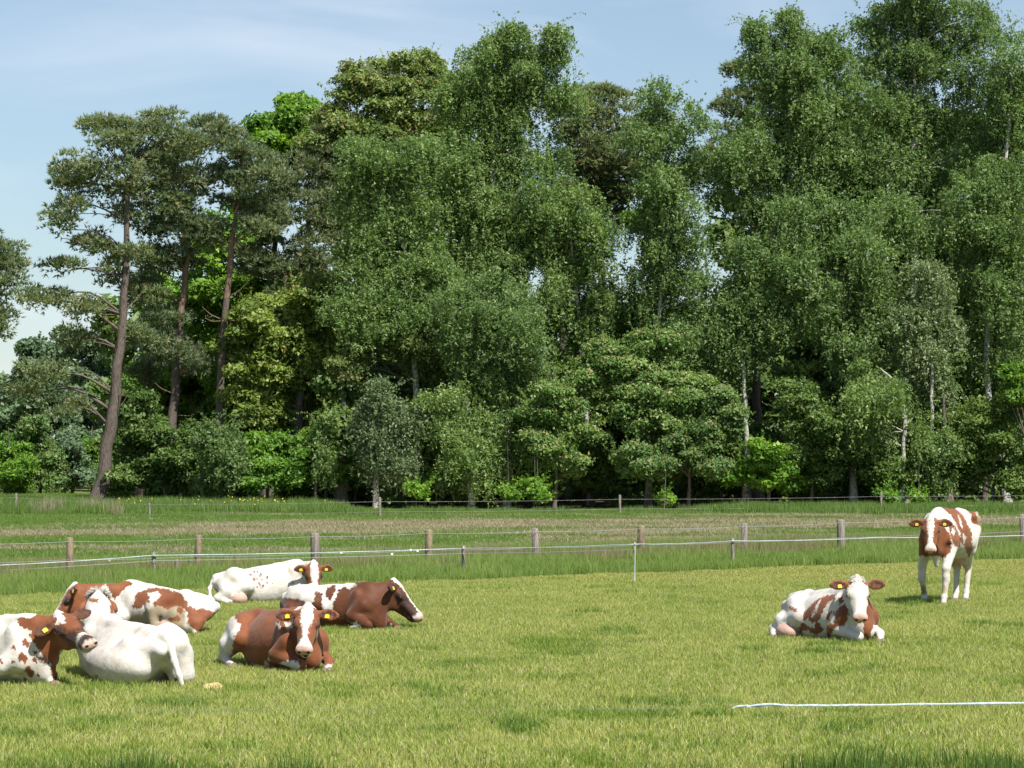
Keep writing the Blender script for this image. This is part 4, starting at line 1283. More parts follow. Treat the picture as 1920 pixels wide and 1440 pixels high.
# ================================================================== fences
WOOD = bark("weathered_post_wood", (0.10, 0.085, 0.065), (0.20, 0.175, 0.145), (0.30, 0.27, 0.23), scale=(10, 10, 1.2), bump=0.012)
WOOD2 = bark("lichen_post_wood", (0.10, 0.085, 0.06), (0.19, 0.155, 0.10), (0.30, 0.21, 0.09), scale=(7, 7, 2.0), bump=0.012)
WIRE = simple("galvanised_wire", (0.30, 0.32, 0.33), 0.45, 0.6)
OLDW = simple("dull_poly_wire", (0.16, 0.19, 0.17), 0.6, 0.3)
TAPE = simple("white_fence_tape", (0.33, 0.39, 0.39), 0.5, 0.3, 0.3, 40)
PLAST = simple("white_plastic", (0.42, 0.42, 0.40), 0.4, 0.5, 0.05)
INSUL = simple("green_insulator", (0.10, 0.45, 0.16), 0.4, 0.5)
RUST = simple("barbed_wire_metal", (0.24, 0.23, 0.22), 0.6, 0.5)

def post_mesh(name, w, h, seed, mat, square=False, chamfer=True):
    rng = np.random.default_rng(seed)
    sides = 8 if not square else 4
    pts = [(0, 0, -0.3), (0, 0, 0.0), (0.004, 0, h * 0.5), (0, 0, h - 0.03), (0.002, 0.0, h)]
    V, F = tube(np.array(pts), np.array([w, w, w * 0.98, w * 0.97, w * 0.72]) * (0.5 if not square else 0.68), sides, True, 0.05, rng)
    if square:
        a = math.pi / 4 + rng.uniform(-0.2, 0.2)
        R = np.array([[math.cos(a), -math.sin(a), 0], [math.sin(a), math.cos(a), 0], [0, 0, 1]]); V = V @ R.T
        V[-1, 2] += 0.01
    return npmesh(name, V, F, mat, not square)

def fence_wire(root, name, P, r, mat, sag=0.015, barbs=0.0, flat=None, seed=0, n=None):
    """wire or tape through the given world points, as a child of root"""
    rng = np.random.default_rng(seed)
    P = np.asarray(P, float); off = np.array(root.location)
    pts = []
    for i in range(len(P) - 1):
        k = n or 6
        for t in np.arange(k) / k:
            p = P[i] * (1 - t) + P[i + 1] * t; p = p.copy(); p[2] -= sag * 4 * t * (1 - t)
            pts.append(p)
    pts.append(P[-1]); pts = np.array(pts)
    if flat:
        h = flat / 2
        tw = 0.5 + 0.5 * np.sin(np.arange(len(pts)) * 0.55 + seed) ** 2
        rows = []
        for p, w in zip(pts, tw):
            d = np.array([0, math.sqrt(max(0.0, 1 - w * w)) * h + 0.0015, w * h])
            rows += [p - d + (0, 0.0015, 0), p + d + (0, 0.0015, 0), p + d - (0, 0.0015, 0), p - d - (0, 0.0015, 0)]
        V = np.array(rows); F = []
        for i in range(len(pts) - 1):
            for j in range(4):
                F.append((i * 4 + j, i * 4 + (j + 1) % 4, (i + 1) * 4 + (j + 1) % 4, (i + 1) * 4 + j))
        F = np.array(F)
    else:
        V, F = tube(pts, r, 5, False)
    parts = [(V, F)]
    if barbs:
        for i in range(len(P) - 1):
            L = np.linalg.norm(P[i + 1] - P[i]); m = int(L / barbs)
            for j in range(m):
                t = (j + 0.5) / m
                c = P[i] * (1 - t) + P[i + 1] * t; c = c.copy(); c[2] -= sag * 4 * t * (1 - t)
                for _ in range(2):
                    d = unit(rng, 1)[0] * 0.028
                    parts.append(tube(np.array([c - d, c + d]), [0.005, 0.003], 3, False))
    V, F = join(parts)
    return link(name, npmesh(name, V - off, F, mat, False), root)

# --- wooden post fence behind the long grass
px_tops = [(-110, 1013), (131, 1008), (370, 1003), (592, 999), (803, 993), (1005, 990), (1202, 985), (1394, 981), (1577, 974), (1752, 968), (1919, 964), (2085, 959)]
sL, sR = 103.0, 84.0
def mid_s(x): return sL + (sR - sL) * (x - 131) / (1577 - 131)
f = empty("wooden_fence", gr(960, 845 + CAM_H * mid_s(960)))
tag(f, "weathered wooden post fence with thin wires standing behind the long grass strip", "fence")
tops = []
for i, (x, yt) in enumerate(px_tops):
    s = mid_s(x); Yq = FPX / s
    T = at(x, yt, Yq); h = T[2]
    me = post_mesh("post", 0.145 if i % 3 else 0.165, h, i, WOOD2 if i in (1, 2, 4, 6) else WOOD, square=i not in (2,))
    o = link("post", me, f, (T[0] - f.location.x, T[1] - f.location.y, 0))
    o.rotation_euler = (rad(((i * 13) % 5 - 2) * 0.8), rad(((i * 7) % 5 - 2) * 0.9), 0)
    tops.append(T)
tops = np.array(tops)
fence_wire(f, "wire", tops - (0, 0.08, 0.07), 0.0035, WIRE, 0.02)
fence_wire(f, "wire", tops - (0, 0.08, 0.40), 0.0035, WIRE, 0.02)

# --- electric tape fence at the edge of the pasture
fe = empty("electric_fence", gr(288, 1098))
tag(fe, "electric fence with white tape on small posts, between the cows and the long grass", "fence")
tp = []
data = [(-60, 1062, 107), (288, 1041, 104), (869, 1028, 99), (1190, 1020, 104), (1374, 1014, 92), (1640, 1008, 89), (2010, 1001, 86)]
for i, (x, y, s) in enumerate(data):
    Yq = FPX / s; T = at(x, y, Yq); tp.append(T)
    if i == 3:
        V, F = tube(np.array([(0, 0, -0.2), (0, 0, 0.2), (0.006, 0, 0.6), (0, 0, T[2] + 0.03)]), [0.011, 0.011, 0.010, 0.008], 8, True)
        link("plastic_stake", npmesh("plastic_stake", V, F, PLAST, True), fe, (T[0] - fe.location.x, T[1] - fe.location.y, 0))
    elif i != 5:
        link("post", post_mesh("post", 0.085, T[2] + 0.05, 20 + i, WOOD), fe, (T[0] - fe.location.x, T[1] + 0.05 - fe.location.y, 0))
    if i == 5: continue
    V, F = uv_sphere((0, 0, 0), 0.018, 5)
    link("insulator", npmesh("insulator", V * (1, 1, 1.5), F, INSUL if i == 1 else PLAST, True), fe, (T[0] - fe.location.x, T[1] - 0.02 - fe.location.y, T[2]))
tp = np.array(tp)
fence_wire(fe, "tape", tp - (0, 0.03, 0), 0, TAPE, 0.02, flat=0.018, seed=2, n=24)
lowp = tp - (0, 0.03, 0); lowp[:, 2] -= 0.10
fence_wire(fe, "wire", lowp[:4], 0.004, WIRE, 0.01)
T = at(331, 1048, FPX / 103.0)
link("post", post_mesh("post", 0.075, T[2], 31, WOOD), fe, (T[0] - fe.location.x, T[1] - fe.location.y, 0))

# --- barbed wire fence before the wood
fb = empty("barbed_wire_fence", gr(712, 972))
tag(fb, "barbed wire fence on thin grey posts in front of the dark wood", "fence")
bt = []
for i, (x, yt, s) in enumerate([(-150, 926, 50.0), (30, 925, 50.0), (280, 944, 52.0), (712, 932, 53.0), (1162, 928, 50.5), (1652, 923, 49.0), (2120, 918, 47.5)]):
    Yq = FPX / s; T = at(x, yt, Yq); bt.append(T)
    link("post", post_mesh("post", 0.10, T[2], 40 + i, WOOD), fb, (T[0] - fb.location.x, T[1] - fb.location.y, 0))
bt = np.array(bt)
bt[2, 2] = max(bt[2, 2], 0.62)
fence_wire(fb, "barbed_wire", bt - (0, 0.06, 0.16), 0.0045, RUST, 0.03, 0.35)
fence_wire(fb, "barbed_wire", bt - (0, 0.06, 0.52), 0.0045, RUST, 0.03, 0.35)
for i, (x, yt, s) in enumerate([(45, 940, 41.0), (83, 933, 41.0)]):
    T = at(x, yt, FPX / s)
    o = link("fence_post", post_mesh("fence_post", 0.12, T[2], 60 + i, WOOD), None, (T[0], T[1], 0))
    tag(o, ["short grey post in the far left meadow, the lower left one", "short grey post in the far left meadow, nearer the leaning pine"][i], "post")

# --- wire and tape close to the camera
YN = 14.0
fn = empty("near_electric_fence", (0, YN, 0))
tag(fn, "thin wire crossing the foreground, continued by a white tape knotted at its right half", "fence")
A0, A1 = at(-60, 1333, YN), at(1385, 1326, YN)
A2 = at(2000, 1317, YN)
for i, p in enumerate((at(-160, 1333, YN), at(2060, 1316, YN))):
    link("post", post_mesh("post", 0.07, p[2] + 0.05, 70 + i, WOOD), fn, (p[0], 0.02, 0))
P0, P3 = at(-160, 1333, YN), at(2060, 1316, YN)
fence_wire(fn, "wire", [P0, (P0 + A1) / 2, A1], 0.0009, OLDW, 0.006)
K = at(1450, 1322, YN)
fence_wire(fn, "tape", [at(1398, 1325, YN), K, at(1560, 1322.5, YN), at(1740, 1320, YN), P3], 0, TAPE, 0.001, flat=0.013, seed=5, n=10)
kn = smooth_path([at(1374, 1329, YN), at(1378, 1326.5, YN), at(1386, 1324.5, YN), at(1396, 1324, YN), at(1403, 1322, YN)], 12)
V, F = tube(kn, [0.004, 0.006, 0.006, 0.005, 0.006, 0.007, 0.007, 0.006, 0.006, 0.006, 0.005, 0.003], 6, True)
V2, F2 = tube(smooth_path([at(1395, 1325, YN), at(1402, 1320, YN), at(1408, 1314, YN), at(1399, 1318, YN)], 8), 0.003, 5, True)
V3, F3 = tube(smooth_path([at(1400, 1325, YN), at(1425, 1322, YN), at(1450, 1321, YN), at(1470, 1323, YN)], 10), [0.004, 0.006, 0.007, 0.007, 0.008, 0.007, 0.007, 0.007, 0.006, 0.003], 6, True)
V, F = join([(V, F), (V3, F3)])
link("knot", npmesh("knot", V - np.array(fn.location), F, TAPE, True), fn)
def front_folded(c, y, knee=(0.84, 0.24, 0.115), foot=(0.50, 0.17, 0.055), el=(0.44, 0.26, 0.20)):
    e = np.array((el[0], y * el[1], el[2])); k = np.array((knee[0], y * knee[1], knee[2])); f = np.array((foot[0], y * foot[1], foot[2]))
    c.limb([(0.56, y * 0.18, 0.34), e], [0.12, 0.088], k=0.05)
    c.limb([e, k], [0.082, 0.060])
    c.limb([k, f], [0.056, 0.036], k=0.025)

def front_out(c, y, knee, foot, el=(0.46, 0.25, 0.20)):
    e = np.array((el[0], y * el[1], el[2])); k = np.array(knee, float); f = np.array(foot, float)
    c.limb([(0.56, y * 0.18, 0.34), e], [0.12, 0.088], k=0.05)
    c.limb([e, k], [0.080, 0.056])
    c.limb([k, f], [0.050, 0.040], k=0.025)
    c.hoof(f + nrm(f - k) * 0.03, nrm((f - k) * (1, 1, 0.2)))

def hind_folded(c, y, stifle=(-0.10, 0.36, 0.36), hock=(-0.66, 0.44, 0.11), foot=(-0.26, 0.50, 0.05), hip=(-0.52, 0.20, 0.42), hoof=True):
    h = np.array((hip[0], y * hip[1], hip[2])); s = np.array((stifle[0], y * stifle[1], stifle[2]))
    k = np.array((hock[0], y * hock[1], hock[2])); f = np.array((foot[0], y * foot[1], foot[2]))
    c.limb([h, s], [0.175, 0.105], k=0.08)
    c.limb([h + np.array((-0.16, 0, -0.10)), (s + k) / 2 + np.array((-0.10, 0, 0.03))], [0.13, 0.10], k=0.08)
    c.limb([s, k], [0.105, 0.062], k=0.06)
    c.limb([k, f], [0.056, 0.040], k=0.03)
    if hoof: c.hoof(f + nrm(f - k) * 0.035, nrm(f - k))

def world_heading(deg):
    return np.array((math.cos(rad(deg)), math.sin(rad(deg)), 0.0))

def hd(az, pitch):
    """direction in the world: azimuth in degrees (0 = right, -90 = to the camera), pitch down negative"""
    return np.array((math.cos(rad(az)) * math.cos(rad(pitch)), math.sin(rad(az)) * math.cos(rad(pitch)), math.sin(rad(pitch))))

def switch(c, pts, r0=0.016, n=60, length=0.22, mat=None, seed=1):
    """the hair tuft that ends a tail"""
    rng = np.random.default_rng(seed)
    V = []; F = []
    p0, p1 = np.array(pts[0], float), np.array(pts[1], float)
    d = nrm(p1 - p0)
    for i in range(n):
        a = p0 + (p1 - p0) * rng.random() * 0.6 + rng.normal(0, r0 * 0.6, 3)
        e = a + d * length * rng.uniform(0.6, 1.1) + rng.normal(0, 0.022, 3)
        w = nrm(rng.normal(0, 1, 3)) * 0.006
        m = len(V); V += [a - w, a + w, e]; F.append((m, m + 1, m + 2))
    return tag(link("tail_switch", npmesh("tail_switch", V, F, mat), c.root), kind="stuff")

def poll_tuft(c, n=420, seed=3, L=0.05, mat=None, wild=0.35, ext=1.0):
    """short shaggy hair on the poll, lying back and sideways"""
    rng = np.random.default_rng(seed)
    V = []; F = []
    R = c.M[:3, :3]
    for i in range(n):
        u = nrm(rng.normal(0, 1, 3)); u[2] = abs(u[2]) * 0.8
        if u[0] > 0.5: u[0] *= 0.4
        u = nrm(u)
        p = np.array((0.025, 0, -0.010)) + u * np.array((0.070 * ext, 0.082, 0.056)) * ext * 0.98
        tdir = np.array((-0.2, u[1], 0.15)); tdir = tdir - u * (tdir @ u)
        e = p + nrm(nrm(tdir) * 0.9 + u * 0.45 + rng.normal(0, wild, 3)) * L * rng.uniform(0.5, 1.2)
        mid = (p + e) / 2 + u * L * 0.12
        w = nrm(rng.normal(0, 1, 3)) * 0.0028
        m = len(V); V += [p - w, p + w, mid + w * 0.8, mid - w * 0.8, e, e]
        F += [(m, m + 1, m + 2, m + 3), (m + 3, m + 2, m + 4, m + 5)]
    V = np.array(V) * c.hs @ R.T + c.M[:3, 3]
    return tag(link("poll_hair", npmesh("poll_hair", V, F, mat), c.root), kind="stuff")

WHAIR = simple("white_cow_hair", (0.50, 0.47, 0.42), 0.7, 0.2)
THAIR = simple("pale_switch_hair", (0.38, 0.29, 0.18), 0.7, 0.2)
BHAIR = simple("brown_cow_hair", (0.22, 0.075, 0.03), 0.7, 0.2)

# ---- A: the standing cow
def cow_standing():
    c = Cow((1780, 1133.5), -116, "standing red and white cow facing the camera at the right, only one on its feet")
    c.torso(1.150, pitch=0, sag=0.04, ts=1.03, fat=1.08)
    B = c.B
    c.head((1745, 971), hd(-99, -58), dY=-0.98, ear=(0.04, -0.02), ear_fwd=0.15, dew=0.045, s=1.10, es=0.92)
    for y, hx, hy in ((-1, 1733, 1134), (1, 1770, 1139)):
        foot = c.loc(gr(hx, hy)); top = c.T((0.50, y * 0.19, -0.16))
        knee = np.array((foot[0] * 0.55 + top[0] * 0.45 + 0.04, foot[1] * 0.85 + top[1] * 0.15, 0.47))
        fet = foot + np.array((-0.01, 0, 0.16))
        c.limb([top, knee + np.array((0, 0, 0.12)), knee - np.array((0, 0, 0.06)), fet, foot + np.array((0.03, 0, 0.075))],
               [0.125, 0.060, 0.052, 0.040, 0.046], k=0.045)
        B.ell(knee + np.array((0.015, 0, 0)), (0.058, 0.056, 0.070), 0.03, 3)
        B.ell(fet, (0.050, 0.048, 0.046), 0.02, 3)
        c.hoof(foot + np.array((0.05, 0, 0.040)), (1, 0, -0.35), 1.15)
    for y, hx, hy in ((-1, 1785, 1132), (1, 1801, 1131)):
        foot = c.loc(gr(hx, hy)); foot = np.array((-0.72, y * 0.14, 0.0)) * 0.45 + foot * 0.55
        foot[2] = 0; foot[0] = min(foot[0], -0.6)
        hock = np.array((foot[0] - 0.10, foot[1] + y * 0.01, 0.56))
        hip = c.T((-0.56, y * 0.14, 0.0)); st = c.T((-0.36, y * 0.18, -0.28))
        c.limb([hip, st], [0.19, 0.125], k=0.09)
        c.limb([c.T((-0.72, y * 0.13, 0.02)), hock + np.array((0.02, 0, 0.14))], [0.13, 0.065], k=0.07)
        c.limb([st, hock], [0.11, 0.052], k=0.06)
        fet = foot + np.array((-0.02, 0, 0.17))
        c.limb([hock, fet, foot + np.array((0.03, 0, 0.075))], [0.054, 0.041, 0.047], k=0.03)
        B.ell(fet, (0.050, 0.048, 0.046), 0.02, 3)
        c.hoof(foot + np.array((0.05, 0, 0.040)), (1, 0, -0.35), 1.15)
    B.ell(c.T((-0.42, 0, -0.40)), (0.21, 0.15, 0.15), 0.07, 6)
    for a in (-1, 1):
        for b in (-1, 1):
            p = c.T((-0.40 + a * 0.08, b * 0.08, -0.53)); B.cone(p, p - np.array((0, 0, 0.06)), 0.020, 0.013, 0.03, 6)
    B.cone(c.T((0.70, 0, -0.28)), c.T((0.64, 0.0, -0.50)), 0.085, 0.035, 0.08, 0)
    t0 = c.T((-0.90, 0, 0.19)); Y0 = (c.Rw @ t0 + c.g)[1] - c.Y
    tp = [t0, c.L(1831, 962, Y0 + 0.05), c.L(1835, 972, Y0 + 0.02), c.L(1833, 996, Y0 - 0.02)]
    c.limb(tp, [0.030, 0.024, 0.020, 0.020], g=4, k=0.02)
    P = c.paint.append
    P(('body', 'brown', [(1712, 1003), (1724, 985), (1765, 980), (1783, 1005), (1784, 1032), (1772, 1046), (1758, 1042), (1735, 1043), (1720, 1042), (1712, 1028)]))
    P(('torso', '-brown', [(1700, 940), (1760, 940), (1790, 985), (1789, 1010), (1770, 990), (1730, 985), (1718, 1000), (1700, 1000)]))
    P(('body', 'brown', [(1760, 947), (1788, 950), (1806, 966), (1822, 1000), (1824, 1030), (1817, 1046), (1808, 1024), (1798, 1012), (1802, 1000), (1794, 985), (1786, 970), (1772, 957)]))
    P(('body', 'brown', [(1778, 980), (1790, 984), (1795, 996), (1803, 1012), (1799, 1026), (1790, 1024), (1783, 1010), (1780, 995)]))
    P(('body', 'brown', [(1810, 947), (1824, 953), (1832, 966), (1838, 986), (1824, 982), (1814, 962)]))
    P(('torso', 'brown', [(1784, 1042), (1790, 1046), (1789, 1054), (1785, 1050)]))
    P(('body', '-brown', [(1796, 966), (1801, 972), (1805, 992), (1800, 984)]))
    P(('body', '-brown', [(1806, 1000), (1812, 1008), (1808, 1020), (1804, 1010)]))
    P(('body', '-brown', [(1786, 988), (1792, 996), (1788, 1008), (1784, 998)]))
    P(('body', '-brown', [(1814, 955), (1822, 966), (1820, 975), (1815, 966)]))
    P(('tail', '-brown', None))
    P(('tail', 'tan', None))
    P(('leg', 'tan', [(1727, 1098), (1739, 1098), (1738, 1115), (1727, 1115)]))
    P(('leg', 'tan', [(1763, 1096), (1776, 1096), (1774, 1114), (1763, 1114)]))
    c.build(blaze(0.050, 0.028, 0.045), rim=0.03, pinkx=0.455)
    switch(c, (tp[-2], tp[-1] + np.array((0.0, 0.0, -0.10))), 0.03, 200, 0.20, THAIR, 5)
    poll_tuft(c, 160, 4, mat=WHAIR, L=0.022)
    return c

# ---- B: lying cow at the right
def cow_right():
    c = Cow((1559, 1202), -62, "red and white cow lying with a wholly white face, below the standing cow")
    c.torso(0.340, roll=8, pitch=-4, ts=0.97, fat=1.04)
    B = c.B
    c.head((1607, 1086), hd(-90, -47), dY=-0.68, mouth=0.035, ear=(0.22, 0.16), ear_fwd=0.10, s=1.16, es=0.90)
    front_folded(c, -1, knee=(0.84, 0.17, 0.11))
    front_out(c, 1, (0.74, 0.22, 0.13), (0.86, 0.14, 0.06))
    hind_folded(c, -1, stifle=(-0.24, 0.32, 0.30), hock=(-0.68, 0.42, 0.13), foot=(-0.50, 0.54, 0.05), hip=(-0.48, 0.18, 0.38))
    B.ell((-0.40, -0.40, 0.11), (0.17, 0.13, 0.11), 0.03, 6)
    P = c.paint.append
    P(('torso', 'brown', [(1568, 1114), (1550, 1116), (1530, 1125), (1515, 1140), (1498, 1158), (1497, 1186), (1512, 1182), (1530, 1192), (1545, 1182), (1534, 1166), (1542, 1150), (1552, 1130), (1566, 1122)]))
    P(('body', 'brown', [(1586, 1130), (1592, 1150), (1584, 1172), (1564, 1178), (1552, 1202), (1550, 1180), (1554, 1162), (1549, 1160), (1553, 1148), (1566, 1144)]))
    P(('torso', '-brown', [(1584, 1166), (1600, 1160), (1600, 1188), (1586, 1182)]))
    P(('body', 'brown', [(1628, 1098), (1655, 1108), (1666, 1150), (1666, 1182), (1652, 1178), (1638, 1172), (1627, 1205), (1620, 1190), (1618, 1160)]))
    P(('leg', 'brown', [(1560, 1202), (1590, 1200), (1592, 1220), (1556, 1220)]))
    P(('body', 'brown', [(1478, 1138), (1484, 1137), (1494, 1142), (1492, 1147), (1480, 1144)]))
    P(('torso', 'brown', [(1572, 1122), (1578, 1118), (1584, 1128), (1574, 1134)]))
    P(('torso', 'brown', [(1487, 1160), (1490, 1160), (1490, 1180), (1487, 1178)]))
    P(('torso', '-brown', [(1504, 1166), (1514, 1160), (1524, 1170), (1530, 1164), (1526, 1178), (1514, 1174)]))
    P(('torso', '-brown', [(1534, 1126), (1540, 1122), (1530, 1148), (1522, 1156)]))
    P(('body', '-brown', [(1560, 1146), (1566, 1160), (1562, 1172), (1556, 1160)]))
    c.build(lambda x, y, z: np.full(x.shape, -0.3), rim=0.022, tags="right", pinkx=0.445)
    poll_tuft(c, 260, 6, mat=WHAIR, L=0.025)
    return c

# ---- C: front brown cow
def cow_front_brown():
    c = Cow((524, 1256), -58, "reddish brown cow lying with a white blaze, chewing with its mouth open", h=0.0128)
    c.torso(0.345, roll=7, pitch=-2, fat=1.02, ts=0.96)
    B = c.B
    c.head((577, 1139), hd(-93, -45), dY=-0.70, mouth=0.07, ear=(0.04, 0.02), ear_fwd=0.12, s=1.12, es=0.92)
    front_folded(c, -1, knee=(0.84, 0.18, 0.11), foot=(0.55, 0.12, 0.05))
    front_out(c, 1, (0.74, 0.22, 0.13), (0.86, 0.13, 0.06))
    hind_folded(c, -1, stifle=(-0.26, 0.35, 0.34), hock=(-0.60, 0.38, 0.13), foot=(-0.30, 0.44, 0.05))
    P = c.paint.append
    P(('all', 'brown', None))
    W = [(425, 1150), (436, 1150), (440, 1160), (452, 1172), (450, 1180), (440, 1192), (434, 1220), (440, 1232), (452, 1230), (458, 1246), (478, 1244), (492, 1250), (498, 1238), (504, 1246), (500, 1290), (380, 1290), (390, 1220), (402, 1180), (415, 1168)]
    P(('body', '-brown', W))
    P(('torso', '-brown', [(516, 1168), (524, 1166), (526, 1180), (522, 1176)]))
    P(('body', '-brown', [(532, 1166), (550, 1168), (548, 1178), (538, 1182)]))
    P(('torso', '-brown', [(502, 1236), (509, 1224), (508, 1236), (502, 1246)]))
    P(('leg', '-brown', [(516, 1250), (536, 1238), (560, 1240), (562, 1275), (516, 1268)]))
    P(('leg', '-brown', [(604, 1248), (640, 1244), (640, 1280), (604, 1280)]))
    P(('neck', '-brown', [(546, 1160), (556, 1132), (578, 1115), (600, 1135), (606, 1150), (590, 1150)]))
    P(('torso', '-brown', [(563, 1150), (556, 1125), (600, 1125), (604, 1150)]))
    c.build(blaze(0.062, 0.026, 0.048), rim=0.035, pinkx=0.455)
    return c

# ---- D: brown cow in profile, facing right
def cow_profile():
    c = Cow((634, 1180), -34, "dark brown cow lying in profile, facing right with a white nose ridge")
    c.torso(0.295, roll=2, pitch=-1, ts=0.94)
    B = c.B
    c.head((742, 1092), hd(-14, -46), up_world=(0.9, -0.1, 0.6), dY=-0.22, ear=(0.0, 0.0), ear_fwd=-0.5, s=1.20, dew=0.02, es=0.85)
    front_folded(c, -1, knee=(0.72, 0.30, 0.10), foot=(0.46, 0.30, 0.05))
    front_out(c, 1, (0.72, 0.16, 0.12), (0.90, 0.12, 0.05))
    hind_folded(c, -1)
    P = c.paint.append
    P(('all', 'brown', None))
    P(('body', '-brown', [(500, 1130), (560, 1070), (640, 1070), (668, 1097), (655, 1104), (645, 1100), (634, 1106), (632, 1118), (626, 1128), (622, 1146), (612, 1150), (604, 1140), (604, 1118), (596, 1112), (586, 1130), (570, 1150), (550, 1158), (500, 1160)]))
    P(('torso', 'brown', [(614, 1102), (628, 1096), (630, 1106), (624, 1118), (620, 1128), (611, 1120), (610, 1110)]))
    P(('body', 'brown', [(590, 1108), (604, 1112), (604, 1150), (594, 1160), (588, 1135)]))
    P(('body', 'brown', [(520, 1120), (552, 1122), (572, 1128), (586, 1140), (580, 1175), (500, 1175)]))
    P(('leg', '-brown', [(636, 1174), (668, 1166), (680, 1180), (680, 1195), (630, 1195)]))
    P(('leg', '-brown', [(708, 1172), (735, 1170), (735, 1195), (702, 1195)]))
    def face(x, y, z):
        w = np.interp(x, [-0.05, 0.05, 0.2, 0.35, 0.42], [0.060, 0.055, 0.035, 0.03, 0.035])
        sd = np.maximum(np.abs(y) - w, -(z + 0.07) * 0.6)
        sd = np.where((x > 0.42) & (z > -0.115), -0.03, sd)
        return sd
    def dark(x, y, z):
        return np.minimum(0.085 - np.sqrt(((x - 0.31) * 0.6) ** 2 + (z + 0.08) ** 2), np.minimum(np.abs(y) - 0.045, 0.42 - x)) + 0.006
    c.build(face, rim=0.05, darkface=dark, pinkx=0.462, eardark=0.02, coat=COAT_DEEP)
    return c

# ---- E: white cow behind, head turned to the camera
def cow_white():
    c = Cow((500, 1133), 10, "nearly all white cow lying farthest back, brown patches only round the eyes")
    c.torso(0.305, roll=3, pitch=-7, ts=0.92)
    B = c.B
    c.head((588, 1057), hd(-82, -60), dY=-0.30, ear=(0.14, 0.05), ear_fwd=0.2, s=1.08, es=0.85)
    front_folded(c, -1, knee=(0.80, 0.26, 0.10))
    front_folded(c, 1)
    hind_folded(c, -1, stifle=(-0.34, 0.34, 0.30), hock=(-0.80, 0.40, 0.12), foot=(-0.62, 0.46, 0.05))
    B.ell((-0.48, -0.36, 0.11), (0.15, 0.14, 0.11), 0.03, 6)
    t0 = c.T((-0.90, 0, 0.16))
    c.limb([t0, (-0.90, -0.14, 0.26), (-0.90, -0.26, 0.14), (-0.84, -0.36, 0.04)], [0.03, 0.028, 0.024, 0.020], g=4, k=0.04)
    P = c.paint.append
    P(('neck', 'brown', [(566, 1075), (578, 1060), (582, 1125), (570, 1120)]))
    P(('torso', 'brown', [(570, 1095), (576, 1090), (582, 1125), (572, 1125)]))
    rng = np.random.default_rng(8)
    for k_ in range(26):
        x, y = rng.normal(486, 10), rng.normal(1088, 7)
        r = rng.uniform(1.2, 3.2)
        P(('torso', 'brown', [(x - r, y), (x, y - r * 1.4), (x + r, y), (x, y + r)]))
    for k_ in range(20):
        x, y = rng.normal(553, 7), rng.normal(1111, 9)
        r = rng.uniform(1.0, 2.4)
        P(('torso', 'brown', [(x - r, y), (x, y - r * 1.4), (x + r, y), (x, y + r)]))
    c.build(blaze(0.060, 0.040, 0.035, off=0.01), rim=0.045)
    return c

# ---- F: cow lying behind at the left, facing left
def cow_left_back():
    c = Cow((302, 1186), 152, "red and white cow lying behind the white ones, dozing with face to the left")
    c.torso(0.300, roll=-3, pitch=-6, ts=0.92)
    B = c.B
    c.head((137, 1100), hd(202, -50), up_world=(-0.7, 0.0, 0.75), dY=0.05, ear=(0.0, 0.0), ear_fwd=-0.5, s=1.20, es=0.85)
    front_folded(c, -1)
    front_folded(c, 1, knee=(0.74, 0.26, 0.10))
    hind_folded(c, 1, stifle=(-0.14, 0.35, 0.36), hock=(-0.66, 0.44, 0.12), foot=(-0.30, 0.50, 0.05))
    c.limb([(-0.14, 0.37, 0.36), (-0.22, 0.44, 0.10)], [0.11, 0.07], k=0.06)
    c.limb([(-0.56, 0.22, 0.30), (-0.74, 0.34, 0.16)], [0.17, 0.13], k=0.08)
    B.ell((-0.40, 0.44, 0.10), (0.14, 0.12, 0.10), 0.03, 6)
    t0 = c.T((-0.90, 0, 0.14))
    c.limb([t0, (-0.84, 0.16, 0.26), (-0.84, 0.30, 0.20), (-0.82, 0.42, 0.05)], [0.050, 0.045, 0.040, 0.028], g=4, k=0.06)
    P = c.paint.append
    P(('neck', 'brown', None))
    P(('neck', '-brown', [(192, 1180), (178, 1150), (186, 1118), (190, 1100), (200, 1095), (205, 1110), (240, 1130), (230, 1180)]))
    P(('body', 'brown', [(196, 1090), (219, 1088), (224, 1105), (220, 1116), (214, 1126), (208, 1110)]))
    P(('body', 'brown', [(256, 1112), (285, 1102), (312, 1104), (340, 1112), (352, 1132), (372, 1138), (392, 1144), (410, 1152), (410, 1194), (385, 1190), (366, 1182), (352, 1170), (352, 1150), (345, 1140), (330, 1136), (312, 1142), (292, 1132), (276, 1130), (262, 1142), (248, 1140)]))
    P(('body', '-brown', [(276, 1112), (296, 1108), (302, 1116), (292, 1128), (284, 1134), (280, 1124)]))
    P(('body', '-brown', [(346, 1116), (372, 1124), (390, 1138), (372, 1142), (352, 1136)]))
    for x, y, r in ((316, 1128, 6), (324, 1127, 4), (332, 1160, 9), (320, 1162, 5), (338, 1144, 8), (302, 1156, 3), (292, 1132, 7)):
        P(('body', 'brown', [(x - r, y), (x, y - r * 0.8), (x + r, y + 1), (x, y + r * 0.8)]))
    P(('body', 'tan', [(225, 1180), (240, 1158), (262, 1146), (285, 1140), (300, 1120), (325, 1122), (348, 1140), (346, 1185), (228, 1195)]))
    def face(x, y, z):
        w = np.interp(x, [-0.05, 0.05, 0.2, 0.33, 0.40], [0.055, 0.055, 0.045, 0.05, 0.12])
        return np.where(x > 0.37, np.minimum(np.abs(y) - w, -(z + 0.16)), np.maximum(np.abs(y) - w, -(z + 0.08) * 0.8))
    c.build(face, rim=0.04)
    return c

